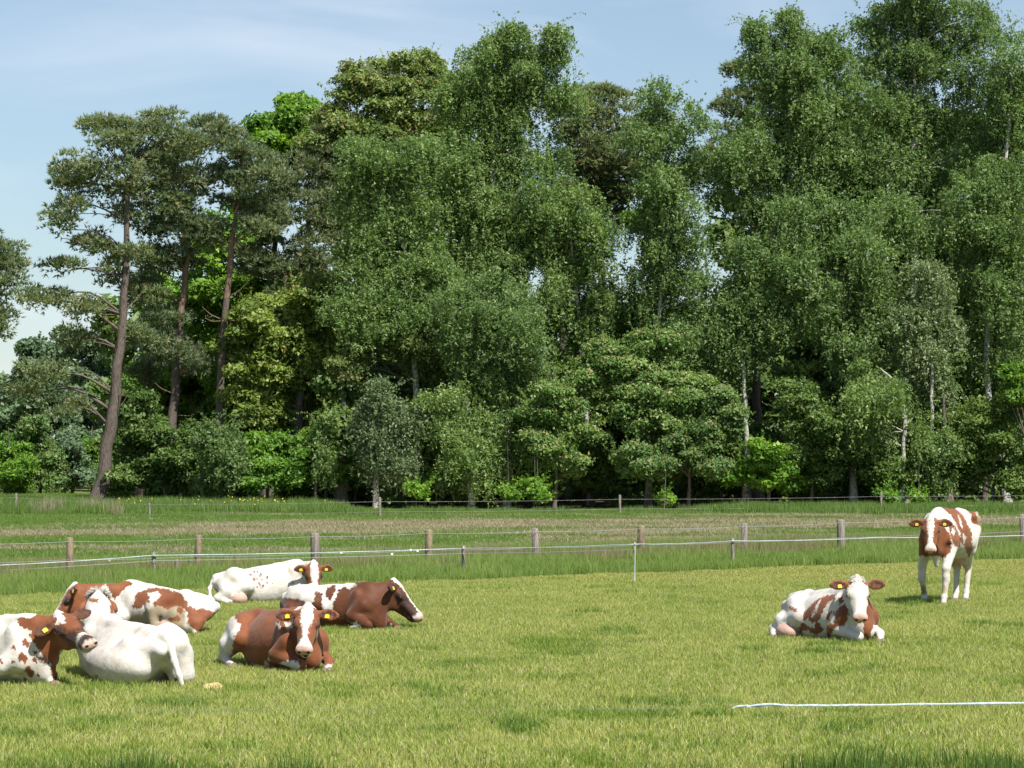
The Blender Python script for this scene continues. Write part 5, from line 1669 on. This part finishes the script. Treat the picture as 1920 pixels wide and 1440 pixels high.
# ---- G: white cow seen from behind
def cow_white_rump():
    c = Cow((243, 1279), 128, "white cow lying with its rump and tail towards the camera, shaggy white poll", h=0.0128)
    c.torso(0.315, roll=-16, fat=1.12, sag=0.01, pitch=-3, ts=1.0)
    B = c.B
    c.head((184, 1116), hd(97, -45), up_world=(0, 0, 1), dY=0.90, ear=(-1.3, -1.3), ear_fwd=-0.2, s=1.08, es=0.72)
    front_folded(c, -1)
    front_folded(c, 1, knee=(0.62, 0.12, 0.10), foot=(0.3, 0.14, 0.05), el=(0.40, 0.20, 0.20))
    hind_folded(c, -1, stifle=(-0.12, 0.30, 0.28), hock=(-0.62, 0.28, 0.12), foot=(-0.30, 0.34, 0.05))
    hn = c.M[:3, :3] @ np.array((0.0, 0, -0.13)) + c.M[:3, 3]
    c.limb([c.T((0.50, 0, 0.10)), hn * 0.8 + c.T((0.50, 0, 0.10)) * 0.2], [0.21, 0.125], g=8, k=0.12)
    B.ell((-0.24, 0.26, 0.20), (0.54, 0.27, 0.24), 0.12, 3)
    c.limb([c.T((-0.74, -0.12, 0.06)), (-0.76, -0.16, 0.13)], [0.15, 0.14], k=0.08)
    c.limb([c.T((-0.46, 0.24, 0.22)), c.T((-0.30, 0.30, 0.0)), c.T((-0.22, 0.35, -0.2))], [0.05, 0.045, 0.04], k=0.05)
    t0 = c.T((-0.88, 0, 0.21)); Y0 = (c.Rw @ t0 + c.g)[1] - c.Y
    tl = [t0, c.L(327, 1240, Y0 - 0.10), c.L(336, 1266, Y0 - 0.15), c.L(345, 1296, Y0 - 0.17)]
    c.limb(tl, [0.040, 0.034, 0.029, 0.022], g=4, k=0.03)
    P = c.paint.append
    P(('torso', 'brown', [(181, 1218), (190, 1208), (202, 1201), (198, 1212), (188, 1226)]))
    P(('body', 'brown', [(179, 1266), (184, 1266), (183, 1280), (180, 1276)]))
    P(('torso', 'brown', [(335, 1246), (346, 1240), (350, 1248), (346, 1262), (340, 1256)]))
    P(('neck', 'brown', [(165, 1120), (185, 1124), (182, 1130), (168, 1128)]))
    P(('neck', 'brown', [(200, 1112), (214, 1118), (214, 1160), (207, 1172), (206, 1140), (208, 1128)]))
    P(('leg', 'dark', [(326, 1268), (334, 1272), (338, 1292), (328, 1296)]))
    def face(x, y, z): return np.abs(y) - 0.085
    c.build(face, rim=0.03, pinkx=0.47)
    switch(c, (tl[-1], tl[-1] + np.array((0.0, 0.0, -0.06))), 0.022, 60, 0.08, WHAIR, 9)
    poll_tuft(c, 1500, 9, mat=WHAIR, L=0.06, wild=0.5, ext=1.12)
    return c

# ---- H: cow cut by the left edge, head turned with closed eye
def cow_left_edge():
    c = Cow((-8, 1282), -38, "red and white cow cut off by the left edge, its brown face turned right", h=0.0128)
    c.torso(0.375, roll=4, fat=1.05)
    B = c.B
    c.head((112, 1153), hd(-48, -20), up_world=(0.0, -0.45, 0.85), dY=-0.50, ear=(0.0, -0.15), ear_fwd=-0.4, s=1.18, es=0.85)
    k_ = c.loc(gr(58, 1284)); k_[2] = 0.15; f_ = c.loc(gr(100, 1290)); f_[2] = 0.045
    front_out(c, -1, k_, f_, el=(0.44, 0.32, 0.22))
    front_folded(c, 1, knee=(0.62, 0.20, 0.10))
    hind_folded(c, -1)
    P = c.paint.append
    P(('neck', 'brown', None))
    P(('neck', '-brown', [(112, 1222), (128, 1215), (126, 1240), (112, 1262)]))
    P(('torso', 'brown', [(52, 1160), (74, 1156), (72, 1168), (62, 1182), (50, 1182)]))
    P(('body', 'brown', [(72, 1168), (110, 1160), (112, 1280), (100, 1278), (94, 1240), (80, 1230), (76, 1222), (68, 1212), (64, 1198), (72, 1186)]))
    for x, y, r in ((50, 1206, 9), (44, 1234, 11), (66, 1238, 6), (56, 1260, 11), (27, 1215, 5), (24, 1240, 4), (57, 1192, 5), (48, 1275, 4), (2, 1240, 5), (72, 1266, 3), (66, 1222, 4)):
        P(('body', 'brown', [(x - r, y - r * 0.2), (x - r * 0.3, y - r), (x + r * 0.8, y), (x + r * 0.4, y + r), (x - r * 0.5, y + r * 0.5)]))
    P(('body', 'dark', [(64, 1226), (90, 1232), (96, 1246), (84, 1246), (68, 1236)]))
    def face(x, y, z):
        w = np.interp(x, [-0.05, 0.02, 0.12, 0.2, 0.34, 0.38], [0.08, 0.07, 0.03, -0.03, -0.02, 0.2])
        sd = np.abs(y + 0.045) - w
        sd = np.where((np.abs(y - 0.03) < 0.035) & (x > 0.04) & (x < 0.30), 0.03, sd)
        return np.where(x > 0.40, -0.03, sd)
    def dark(x, y, z):
        return np.maximum(0.07 - np.sqrt(((x - 0.30)) ** 2 + (z + 0.09) ** 2), np.minimum(0.035 - np.abs(x - 0.44) , z + 0.10)) + 0.012
    c.build(face, rim=0.055, darkface=dark, pinkx=0.49, tags="right", eardark=0.0)
    return c

COWS = [cow_standing, cow_right, cow_front_brown, cow_profile, cow_white, cow_left_back, cow_white_rump, cow_left_edge]
if 'ONLY_COWS' not in globals():
    for f in COWS:
        f()
# ================================================================== grass
def grass_mat(name, ramp_, sc, stretch, dryc, dry_amt, fine=6.0, trans=0.35):
    m = MT(name)
    wp = m.worldpos()
    a = m.noise(sc, 4, 0.6, wp, stretch)
    v = m.attr("rnd")
    t = m.math('ADD', m.math('MULTIPLY', a, 0.55), m.math('MULTIPLY', v, 0.45))
    c = m.ramp(t, ramp_)
    b = m.noise(fine, 3, 0.6, wp)
    dr = m.math('ADD', m.math('MULTIPLY', b, 0.5), m.math('MULTIPLY', m.attr("odd"), 0.5))
    c = m.mix(m.ramp(dr, [(1 - dry_amt - 0.08, 0.0), (1 - dry_amt + 0.05, 1.0)]), c, dryc)
    return m.leaf(c, trans, 0.5, 0.25)

def blades(rng, n, size, hmin, hmax, width, lean, heads=0.0, segs=1):
    """a patch of grass blades; returns V, F(tri), rnd, odd"""
    x = rng.uniform(-size / 2, size / 2, n); y = rng.uniform(-size / 2, size / 2, n)
    h = rng.uniform(hmin, hmax, n)
    a = rng.uniform(0, 2 * np.pi, n); l = np.abs(rng.normal(0, lean, n))
    dx, dy = np.cos(a) * l * h, np.sin(a) * l * h
    w = width * rng.uniform(0.6, 1.4, n)
    b = rng.uniform(0, np.pi, n); wx, wy = np.cos(b) * w / 2, np.sin(b) * w / 2
    z0 = np.full(n, -0.01)
    P = lambda X, Y, Z: np.stack([X, Y, Z], 1)
    V0 = P(x - wx, y - wy, z0); V1 = P(x + wx, y + wy, z0)
    mx, my = x + dx * 0.35, y + dy * 0.35
    V2 = P(mx + wx * 0.8, my + wy * 0.8, h * 0.55); V3 = P(mx - wx * 0.8, my - wy * 0.8, h * 0.55)
    V4 = P(x + dx, y + dy, h)
    V = np.stack([V0, V1, V2, V3, V4], 1).reshape(-1, 3)
    k = np.arange(n)[:, None] * 5
    F = np.vstack([k + [0, 1, 2], k + [0, 2, 3], k + [3, 2, 4]])
    r = rng.random(n); o = rng.random(n)
    return V, F, np.tile(r, 3), np.tile(o, 3)

def scatter(name, label, patches, P, rot, scl, idx, mat_unused=None):
    """one object that sets grass patches on its points with geometry nodes"""
    me = bpy.data.meshes.new(name)
    me.vertices.add(len(P)); me.vertices.foreach_set("co", np.ascontiguousarray(P, dtype=np.float32).ravel())
    for nm, ty, arr in (("prot", 'FLOAT', rot), ("pscl", 'FLOAT', scl), ("pidx", 'INT', idx)):
        a = me.attributes.new(nm, ty, 'POINT'); a.data.foreach_set("value", np.ascontiguousarray(arr, dtype=np.int32 if ty == 'INT' else np.float32))
    me.update()
    o = link(name, me)
    tag(o, label, None, kind="stuff")
    coll = bpy.data.collections.new(name + "_patches")
    for i, pm in enumerate(patches):
        po = bpy.data.objects.new("%s_%02d" % (name + "_patch", i), pm)
        coll.objects.link(po)
    ng = bpy.data.node_groups.new(name + "_scatter", 'GeometryNodeTree')
    ng.interface.new_socket("Geometry", in_out='INPUT', socket_type='NodeSocketGeometry')
    ng.interface.new_socket("Geometry", in_out='OUTPUT', socket_type='NodeSocketGeometry')
    N, L = ng.nodes, ng.links
    gi = N.new("NodeGroupInput"); go = N.new("NodeGroupOutput")
    iop = N.new("GeometryNodeInstanceOnPoints")
    ci = N.new("GeometryNodeCollectionInfo")
    ci.inputs["Collection"].default_value = coll
    ci.inputs["Separate Children"].default_value = True
    ci.inputs["Reset Children"].default_value = True
    def named(nm, ty):
        nd = N.new("GeometryNodeInputNamedAttribute"); nd.data_type = ty; nd.inputs["Name"].default_value = nm
        return nd.outputs["Attribute"]
    comb = N.new("ShaderNodeCombineXYZ")
    L.new(named("prot", 'FLOAT'), comb.inputs["Z"])
    comb2 = N.new("ShaderNodeCombineXYZ")
    sc_ = named("pscl", 'FLOAT')
    for k in "XYZ": L.new(sc_, comb2.inputs[k])
    iop.inputs["Pick Instance"].default_value = True
    L.new(gi.outputs[0], iop.inputs["Points"])
    L.new(ci.outputs[0], iop.inputs["Instance"])
    L.new(named("pidx", 'INT'), iop.inputs["Instance Index"])
    L.new(comb.outputs[0], iop.inputs["Rotation"])
    L.new(comb2.outputs[0], iop.inputs["Scale"])
    L.new(iop.outputs[0], go.inputs[0])
    md = o.modifiers.new("scatter", 'NODES'); md.node_group = ng
    return o

def patch_set(name, mat, k, **kw):
    out = []
    for i in range(k):
        r = np.random.default_rng(hash(name) % 1000 + i if False else sum(map(ord, name)) + i)
        V, F, a, b = blades(r, **kw)
        out.append(npmesh("%s_%d" % (name, i), V, F, mat, False, {"rnd": a, "odd": b}))
    return out

rg = np.random.default_rng(77)
def grid_points(y0, y1, step, margin=1.5, jitter=0.5, keep=None):
    ys = np.arange(y0, y1, step)
    P = []
    for y in ys:
        hw = y * 960 / FPX + margin
        xs = np.arange(-hw, hw, step)
        P.append(np.stack([xs + rg.uniform(-jitter, jitter, len(xs)) * step, np.full(len(xs), y) + rg.uniform(-jitter, jitter, len(xs)) * step, np.zeros(len(xs))], 1))
    P = np.vstack(P)
    if keep is not None: P = P[keep(P)]
    return P

LAWN = [(0.32, (0.180, 0.265, 0.046)), (0.46, (0.265, 0.335, 0.066)), (0.60, (0.355, 0.390, 0.095)), (0.74, (0.440, 0.430, 0.140))]
M_LAWN = grass_mat("grazed_grass", LAWN, 0.55, (1, 0.6, 1), (0.47, 0.42, 0.22), 0.34)
M_MOWN = grass_mat('mown_edge_grass', [(0.34, (0.22, 0.27, 0.045)), (0.7, (0.36, 0.37, 0.10))], 0.6, (1, 1, 1), (0.48, 0.43, 0.22), 0.35)
M_LUSH = grass_mat("lush_tuft_grass", [(0.3, (0.165, 0.240, 0.040)), (0.7, (0.240, 0.305, 0.065))], 0.9, (1, 1, 1), (0.34, 0.32, 0.13), 0.12)
M_VERGE = grass_mat("long_verge_grass", [(0.3, (0.140, 0.230, 0.048)), (0.55, (0.215, 0.310, 0.070)), (0.8, (0.285, 0.350, 0.105))], 0.5, (0.5, 1, 1), (0.36, 0.31, 0.19), 0.24)
M_EDGE = grass_mat("wood_edge_grass", [(0.3, (0.085, 0.160, 0.034)), (0.55, (0.140, 0.225, 0.050)), (0.8, (0.210, 0.280, 0.080))], 0.35, (0.5, 1, 1), (0.36, 0.31, 0.19), 0.18)
M_FIELD = grass_mat("field_grass", [(0.3, (0.101, 0.179, 0.031)), (0.7, (0.172, 0.254, 0.058))], 0.35, (0.4, 1, 1), (0.312, 0.281, 0.156), 0.14)
M_STRAW = grass_mat("dry_straw_grass", [(0.3, (0.28, 0.235, 0.160)), (0.7, (0.44, 0.385, 0.275))], 0.6, (1, 1, 1), (0.130, 0.150, 0.050), 0.35)
M_SEED = grass_mat("reddish_seed_grass", [(0.3, (0.20, 0.200, 0.095)), (0.7, (0.30, 0.260, 0.140))], 0.6, (1, 1, 1), (0.26, 0.190, 0.110), 0.25)

near = lambda P: P[:, 1] < edge_y(NEAR, P[:, 0]) - 0.1
# pasture
pA = patch_set("grazed", M_LAWN, 6, n=620, size=0.55, hmin=0.025, hmax=0.085, width=0.008, lean=0.55)
pB = patch_set("tuft", M_LUSH, 3, n=380, size=0.42, hmin=0.03, hmax=0.10, width=0.008, lean=0.55)
P = grid_points(18.5, 62, 0.36, 1.0, 0.5, near)
from mathutils import noise as mn
nz = np.array([mn.fractal(Vector((p[0] * 0.55, p[1] * 0.30, 3.0)), 1.0, 2.0, 3) for p in P])
ix = rg.integers(0, 6, len(P))
lush = (nz + rg.normal(0, 0.45, len(P))) > 0.75
ix[lush] = 6 + rg.integers(0, 3, lush.sum())
de = edge_y(NEAR, P[:, 0]) - P[:, 1]
wx = P[:, 0] / P[:, 1] * FPX + 960
mown = (de < np.interp(wx, [600, 1000, 1400, 1920], [0.5, 2.0, 6.5, 8.5]) + rg.normal(0, 0.5, len(P))) & (wx > 650)
ix[mown] = 9 + rg.integers(0, 3, mown.sum())
pM = patch_set("mown", M_MOWN, 3, n=520, size=0.55, hmin=0.015, hmax=0.05, width=0.009, lean=0.7)
extra = []
for (qx, qy, m_) in ((870, 1252, 7), (1520, 1226, 5), (1180, 1190, 4), (1730, 1136, 5), (850, 1300, 4), (1640, 1270, 4), (330, 1330, 4), (1060, 1230, 4), (1320, 1330, 5), (1850, 1180, 4), (1100, 1150, 3), (960, 1375, 5), (160, 1370, 5), (1560, 1360, 4)):
    c_ = gr(qx, qy)
    for _ in range(m_): extra.append(c_ + np.array([rg.normal(0, 0.28), rg.normal(0, 0.5), 0]))
extra = np.array(extra)
pW = patch_set("rank", grass_mat("rank_tuft_grass", [(0.3, (0.110, 0.190, 0.030)), (0.7, (0.180, 0.265, 0.050))], 0.9, (1, 1, 1), (0.40, 0.36, 0.18), 0.2), 2, n=240, size=0.34, hmin=0.04, hmax=0.12, width=0.009, lean=0.6)
P = np.vstack([P, extra]); ix = np.hstack([ix, 12 + rg.integers(0, 2, len(extra))]); pM = pM + pW
scatter("short_grass", "grazed yellow-green pasture grass with greener tufts, under the cows", pA + pB + pM, P, rg.uniform(0, 6.28, len(P)), rg.uniform(0.75, 1.25, len(P)), ix)
# tall dark grass at the very bottom of the picture
M_DARKG = grass_mat('uncut_foreground_grass', [(0.3, (0.050, 0.105, 0.018)), (0.7, (0.105, 0.180, 0.035))], 0.9, (1, 1, 1), (0.30, 0.24, 0.14), 0.15)
pC = patch_set("bottom", M_DARKG, 3, n=70, size=0.35, hmin=0.08, hmax=0.24, width=0.007, lean=0.25)
P = grid_points(18.3, 22.0, 0.28, 0.6, 0.5)
wx = P[:, 0] / P[:, 1] * FPX + 960
den = np.interp(wx, [-50, 500, 700, 1100, 1400, 1550, 1700, 1920], [0.9, 0.85, 0.5, 0.25, 0.55, 0.95, 0.95, 0.9])
lim = np.interp(wx, [0, 600, 1000, 1500, 1920], [20.9, 20.9, 20.3, 21.2, 21.2])
k = (rg.random(len(P)) < den) & (P[:, 1] < lim + rg.normal(0, 0.2, len(P)))
P = P[k]
scatter("tall_foreground_grass", "dark uncut grass tips along the bottom edge of the picture", pC, P, rg.uniform(0, 6.28, len(P)), rg.uniform(0.7, 1.15, len(P)), rg.integers(0, 3, len(P)))
# long grass strip
pD = patch_set("verge", M_VERGE, 4, n=520, size=0.7, hmin=0.10, hmax=0.36, width=0.009, lean=0.30)
pE = patch_set("seedhead", M_SEED, 2, n=160, size=0.8, hmin=0.22, hmax=0.46, width=0.010, lean=0.18)
fr = lambda P: (P[:, 1] > edge_y(NEAR, P[:, 0]) - 0.05 + 0.25 * np.sin(P[:, 0] * 1.3)) & (P[:, 1] < edge_y(FARE, P[:, 0]) + 0.5)
P = grid_points(44, 78, 0.34, 1.5, 0.5, fr)
rel = (P[:, 1] - edge_y(NEAR, P[:, 0])) / (edge_y(FARE, P[:, 0]) - edge_y(NEAR, P[:, 0]))
nz = np.array([mn.fractal(Vector((p[0] * 0.25, p[1] * 0.4, 9.0)), 1.0, 2.0, 3) for p in P])
ix = rg.integers(0, 4, len(P))
sd = (rg.random(len(P)) < np.clip(0.20 + nz * 1.6, 0.03, 0.85)) & (rel > 0.2) & (rel < 0.85)
ix[sd] = 4 + rg.integers(0, 2, sd.sum())
scl = rg.uniform(0.7, 1.2, len(P)) * np.interp(rel, [0, 0.2, 1], [0.65, 1, 0.9])
scatter("long_grass", "long uncut grass with reddish seed heads along the wooden fence", pD + pE, P, rg.uniform(0, 6.28, len(P)), scl, ix)
# rough field beyond
pF = patch_set("field", M_FIELD, 4, n=420, size=1.1, hmin=0.04, hmax=0.15, width=0.016, lean=0.5)
pG = patch_set("straw", M_STRAW, 3, n=300, size=1.1, hmin=0.03, hmax=0.15, width=0.016, lean=0.7)
fp = lambda P: P[:, 1] > edge_y(FARE, P[:, 0])
P = grid_points(56, 112, 0.62, 2.0, 0.5, fp)
nz = np.array([mn.fractal(Vector((p[0] * 0.10, p[1] * 0.23, 5.0)), 1.0, 2.0, 3) for p in P])
# bands: dry strips about 83-96 m out and just behind the long grass, green between
rowpy = 845 + CAM_H * FPX / P[:, 1]
wx = P[:, 0] / P[:, 1] * FPX + 960
dryband = np.exp(-((rowpy - (1002 - wx * 0.012)) / 12.0) ** 2) * 1.0 + np.exp(-((rowpy - (1034 - wx * 0.010)) / 8.0) ** 2) * np.clip((wx - 500) / 700, 0.25, 1) * 0.9
prob = np.clip(dryband * 1.15 + nz * 1.3 + 0.05, 0, 0.95)
prob = np.clip(prob * 1.1, 0, 0.97)
prob = np.where(rowpy < 984 - wx * 0.012, prob * 0.25, prob)
ix = rg.integers(0, 4, len(P)); dd = rg.random(len(P)) < prob
ix[dd] = 4 + rg.integers(0, 3, dd.sum())
scatter("field_grass", "rough field grass in green bands and straw-coloured patches beyond the fence", pF + pG, P, rg.uniform(0, 6.28, len(P)), rg.uniform(0.7, 1.25, len(P)), ix)
# long grass at the foot of the wood and in the far meadow
pH = patch_set("woodedge", M_EDGE, 4, n=320, size=1.2, hmin=0.15, hmax=0.62, width=0.022, lean=0.25)
pI = patch_set("tanreed", M_STRAW, 2, n=160, size=0.9, hmin=0.35, hmax=0.85, width=0.016, lean=0.12)
P = grid_points(103, 123, 0.75, 3.0, 0.5)
wx = P[:, 0] / P[:, 1] * FPX + 960
k = (P[:, 1] > 105.5 + 2.0 * np.sin(P[:, 0] * 0.35)) | (wx < 300)
k &= P[:, 1] < np.interp(wx, [0, 600, 680, 1250, 1380, 1920], [123, 123, 108.5, 108.5, 114, 116]) + rg.normal(0, 0.7, len(P))
P = P[k]; wx = wx[k]
ix = rg.integers(0, 4, len(P))
tn = (wx > 60) & (wx < 215) & (rg.random(len(P)) < 0.30) & (P[:, 1] < 113)
ix[tn] = 4 + rg.integers(0, 2, tn.sum())
scatter("wood_edge_grass", "long grass at the foot of the wood, with pale dry stalks near the leaning pine", pH + pI, P, rg.uniform(0, 6.28, len(P)), rg.uniform(0.5, 1.0, len(P)) * np.interp(wx, [0, 600, 680, 1250, 1380], [1, 1, 0.6, 0.6, 0.85]), ix)
P = grid_points(119, 150, 1.3, 2.0, 0.5, lambda P: P[:, 0] < -13)
scatter("far_meadow_grass", "flat grass of the meadow beyond the pines at the far left", pF, P, rg.uniform(0, 6.28, len(P)), rg.uniform(1.3, 1.9, len(P)), rg.integers(0, 4, len(P)))

# flowers
def flower_stuff(name, label, pts, col, r):
    parts = []
    for i, p in enumerate(pts):
        a = np.arange(6) / 6 * 2 * np.pi
        V = np.array([(p[0] + math.cos(t) * r, p[1] - 0.3 * r + math.sin(t) * r * 0.5, p[2] + math.sin(t) * r * 0.8) for t in a] + [tuple(p + np.array((0, 0, r * 0.3)))])
        F = np.array([(j, (j + 1) % 6, 6) for j in range(6)])
        parts.append((V, F))
    V, F = join(parts)
    o = link(name, npmesh(name, V, F, simple(name + "_petals", col, 0.6, 0.3, 0.1)))
    return tag(o, label, None, kind="stuff")
pts = []
for i in range(50):
    x = rg.choice([rg.normal(500, 26), rg.normal(240, 40), rg.normal(420, 40), rg.uniform(150, 620)], p=[.35, .2, .2, .25]); y = rg.normal(957, 4)
    p = gr(x, y); p[2] = rg.uniform(0.35, 0.5); pts.append(p)
flower_stuff("yellow_wildflowers", "scattered yellow flowers in the far grass near the leaning pine", pts, (0.60, 0.40, 0.02), 0.026)
pts = [gr(783, 1068) + (0, 0, .38), gr(735, 1073) + (0, 0, .36), gr(640, 1070) + (0, 0, .36), gr(770, 1064) + (0, 0, .36), gr(205, 1080) + (0, 0, .3), gr(290, 1080) + (0, 0, .3)]
flower_stuff("white_wildflowers", "a few white flower heads in the long grass strip", pts, (0.8, 0.8, 0.76), 0.024)
d = gr(1655, 1022); 
flower_stuff("dandelion", "single yellow dandelion in the long grass left of the standing cow", [gr(1655, 1032) + (0, 0, .25)], (0.8, 0.5, 0.02), 0.035)

# manure or hay heap and the felled logs
B = Blob(0.012)
g0 = gr(400, 1297)
B.ell((0, 0, 0.03), (0.10, 0.08, 0.045), 0.04); B.ell((0.07, 0.01, 0.02), (0.07, 0.06, 0.03), 0.04); B.ell((-0.09, 0, 0.015), (0.05, 0.05, 0.03), 0.04); B.cone((-0.06, 0.01, 0.05), (0.04, 0, 0.065), 0.03, 0.03, 0.03)
V, F, G_ = B.mesh()
o = link("dried_clod", npmesh("dried_clod", V, F, simple("dried_tan_clod", (0.42, 0.31, 0.15), 0.9, 0.1, 0.35, 30), True), None, g0)
tag(o, "small dried tan clod lying in the grass right of the rump cow", "clod")
for i, (x0, x1, y, r) in enumerate(((318, 352, 949, .10), (352, 388, 950, .11), (395, 425, 949, .10), (452, 492, 947, .13), (480, 505, 950, .10))):
    a = gr(x0, 951 + i % 2); b_ = gr(x1, 950); a[2] = b_[2] = r + 0.35 * 0; a[1] = 117 + i * 0.4; b_[1] = a[1] + 0.6
    a[0] = (x0 - 960) * a[1] / FPX; b_[0] = (x1 - 960) * b_[1] / FPX
    a[2] = b_[2] = r * 1.0
    V, F = tube(np.array([a, (a + b_) / 2 + (0, 0, 0.01), b_]) - a, r, 10, True, 0.05, rg)
    o = link("log", npmesh("log", V, F, WOOD, True), None, a)
    tag(o, ["short cut log, leftmost of those under the pines", "second log from the left, under the orange-stemmed pine", "middle log below the bare-stemmed pine", "thickest log, left of the oak's foot", "rightmost short log at the oak's foot"][i], "log", "cut logs at the edge of the wood")
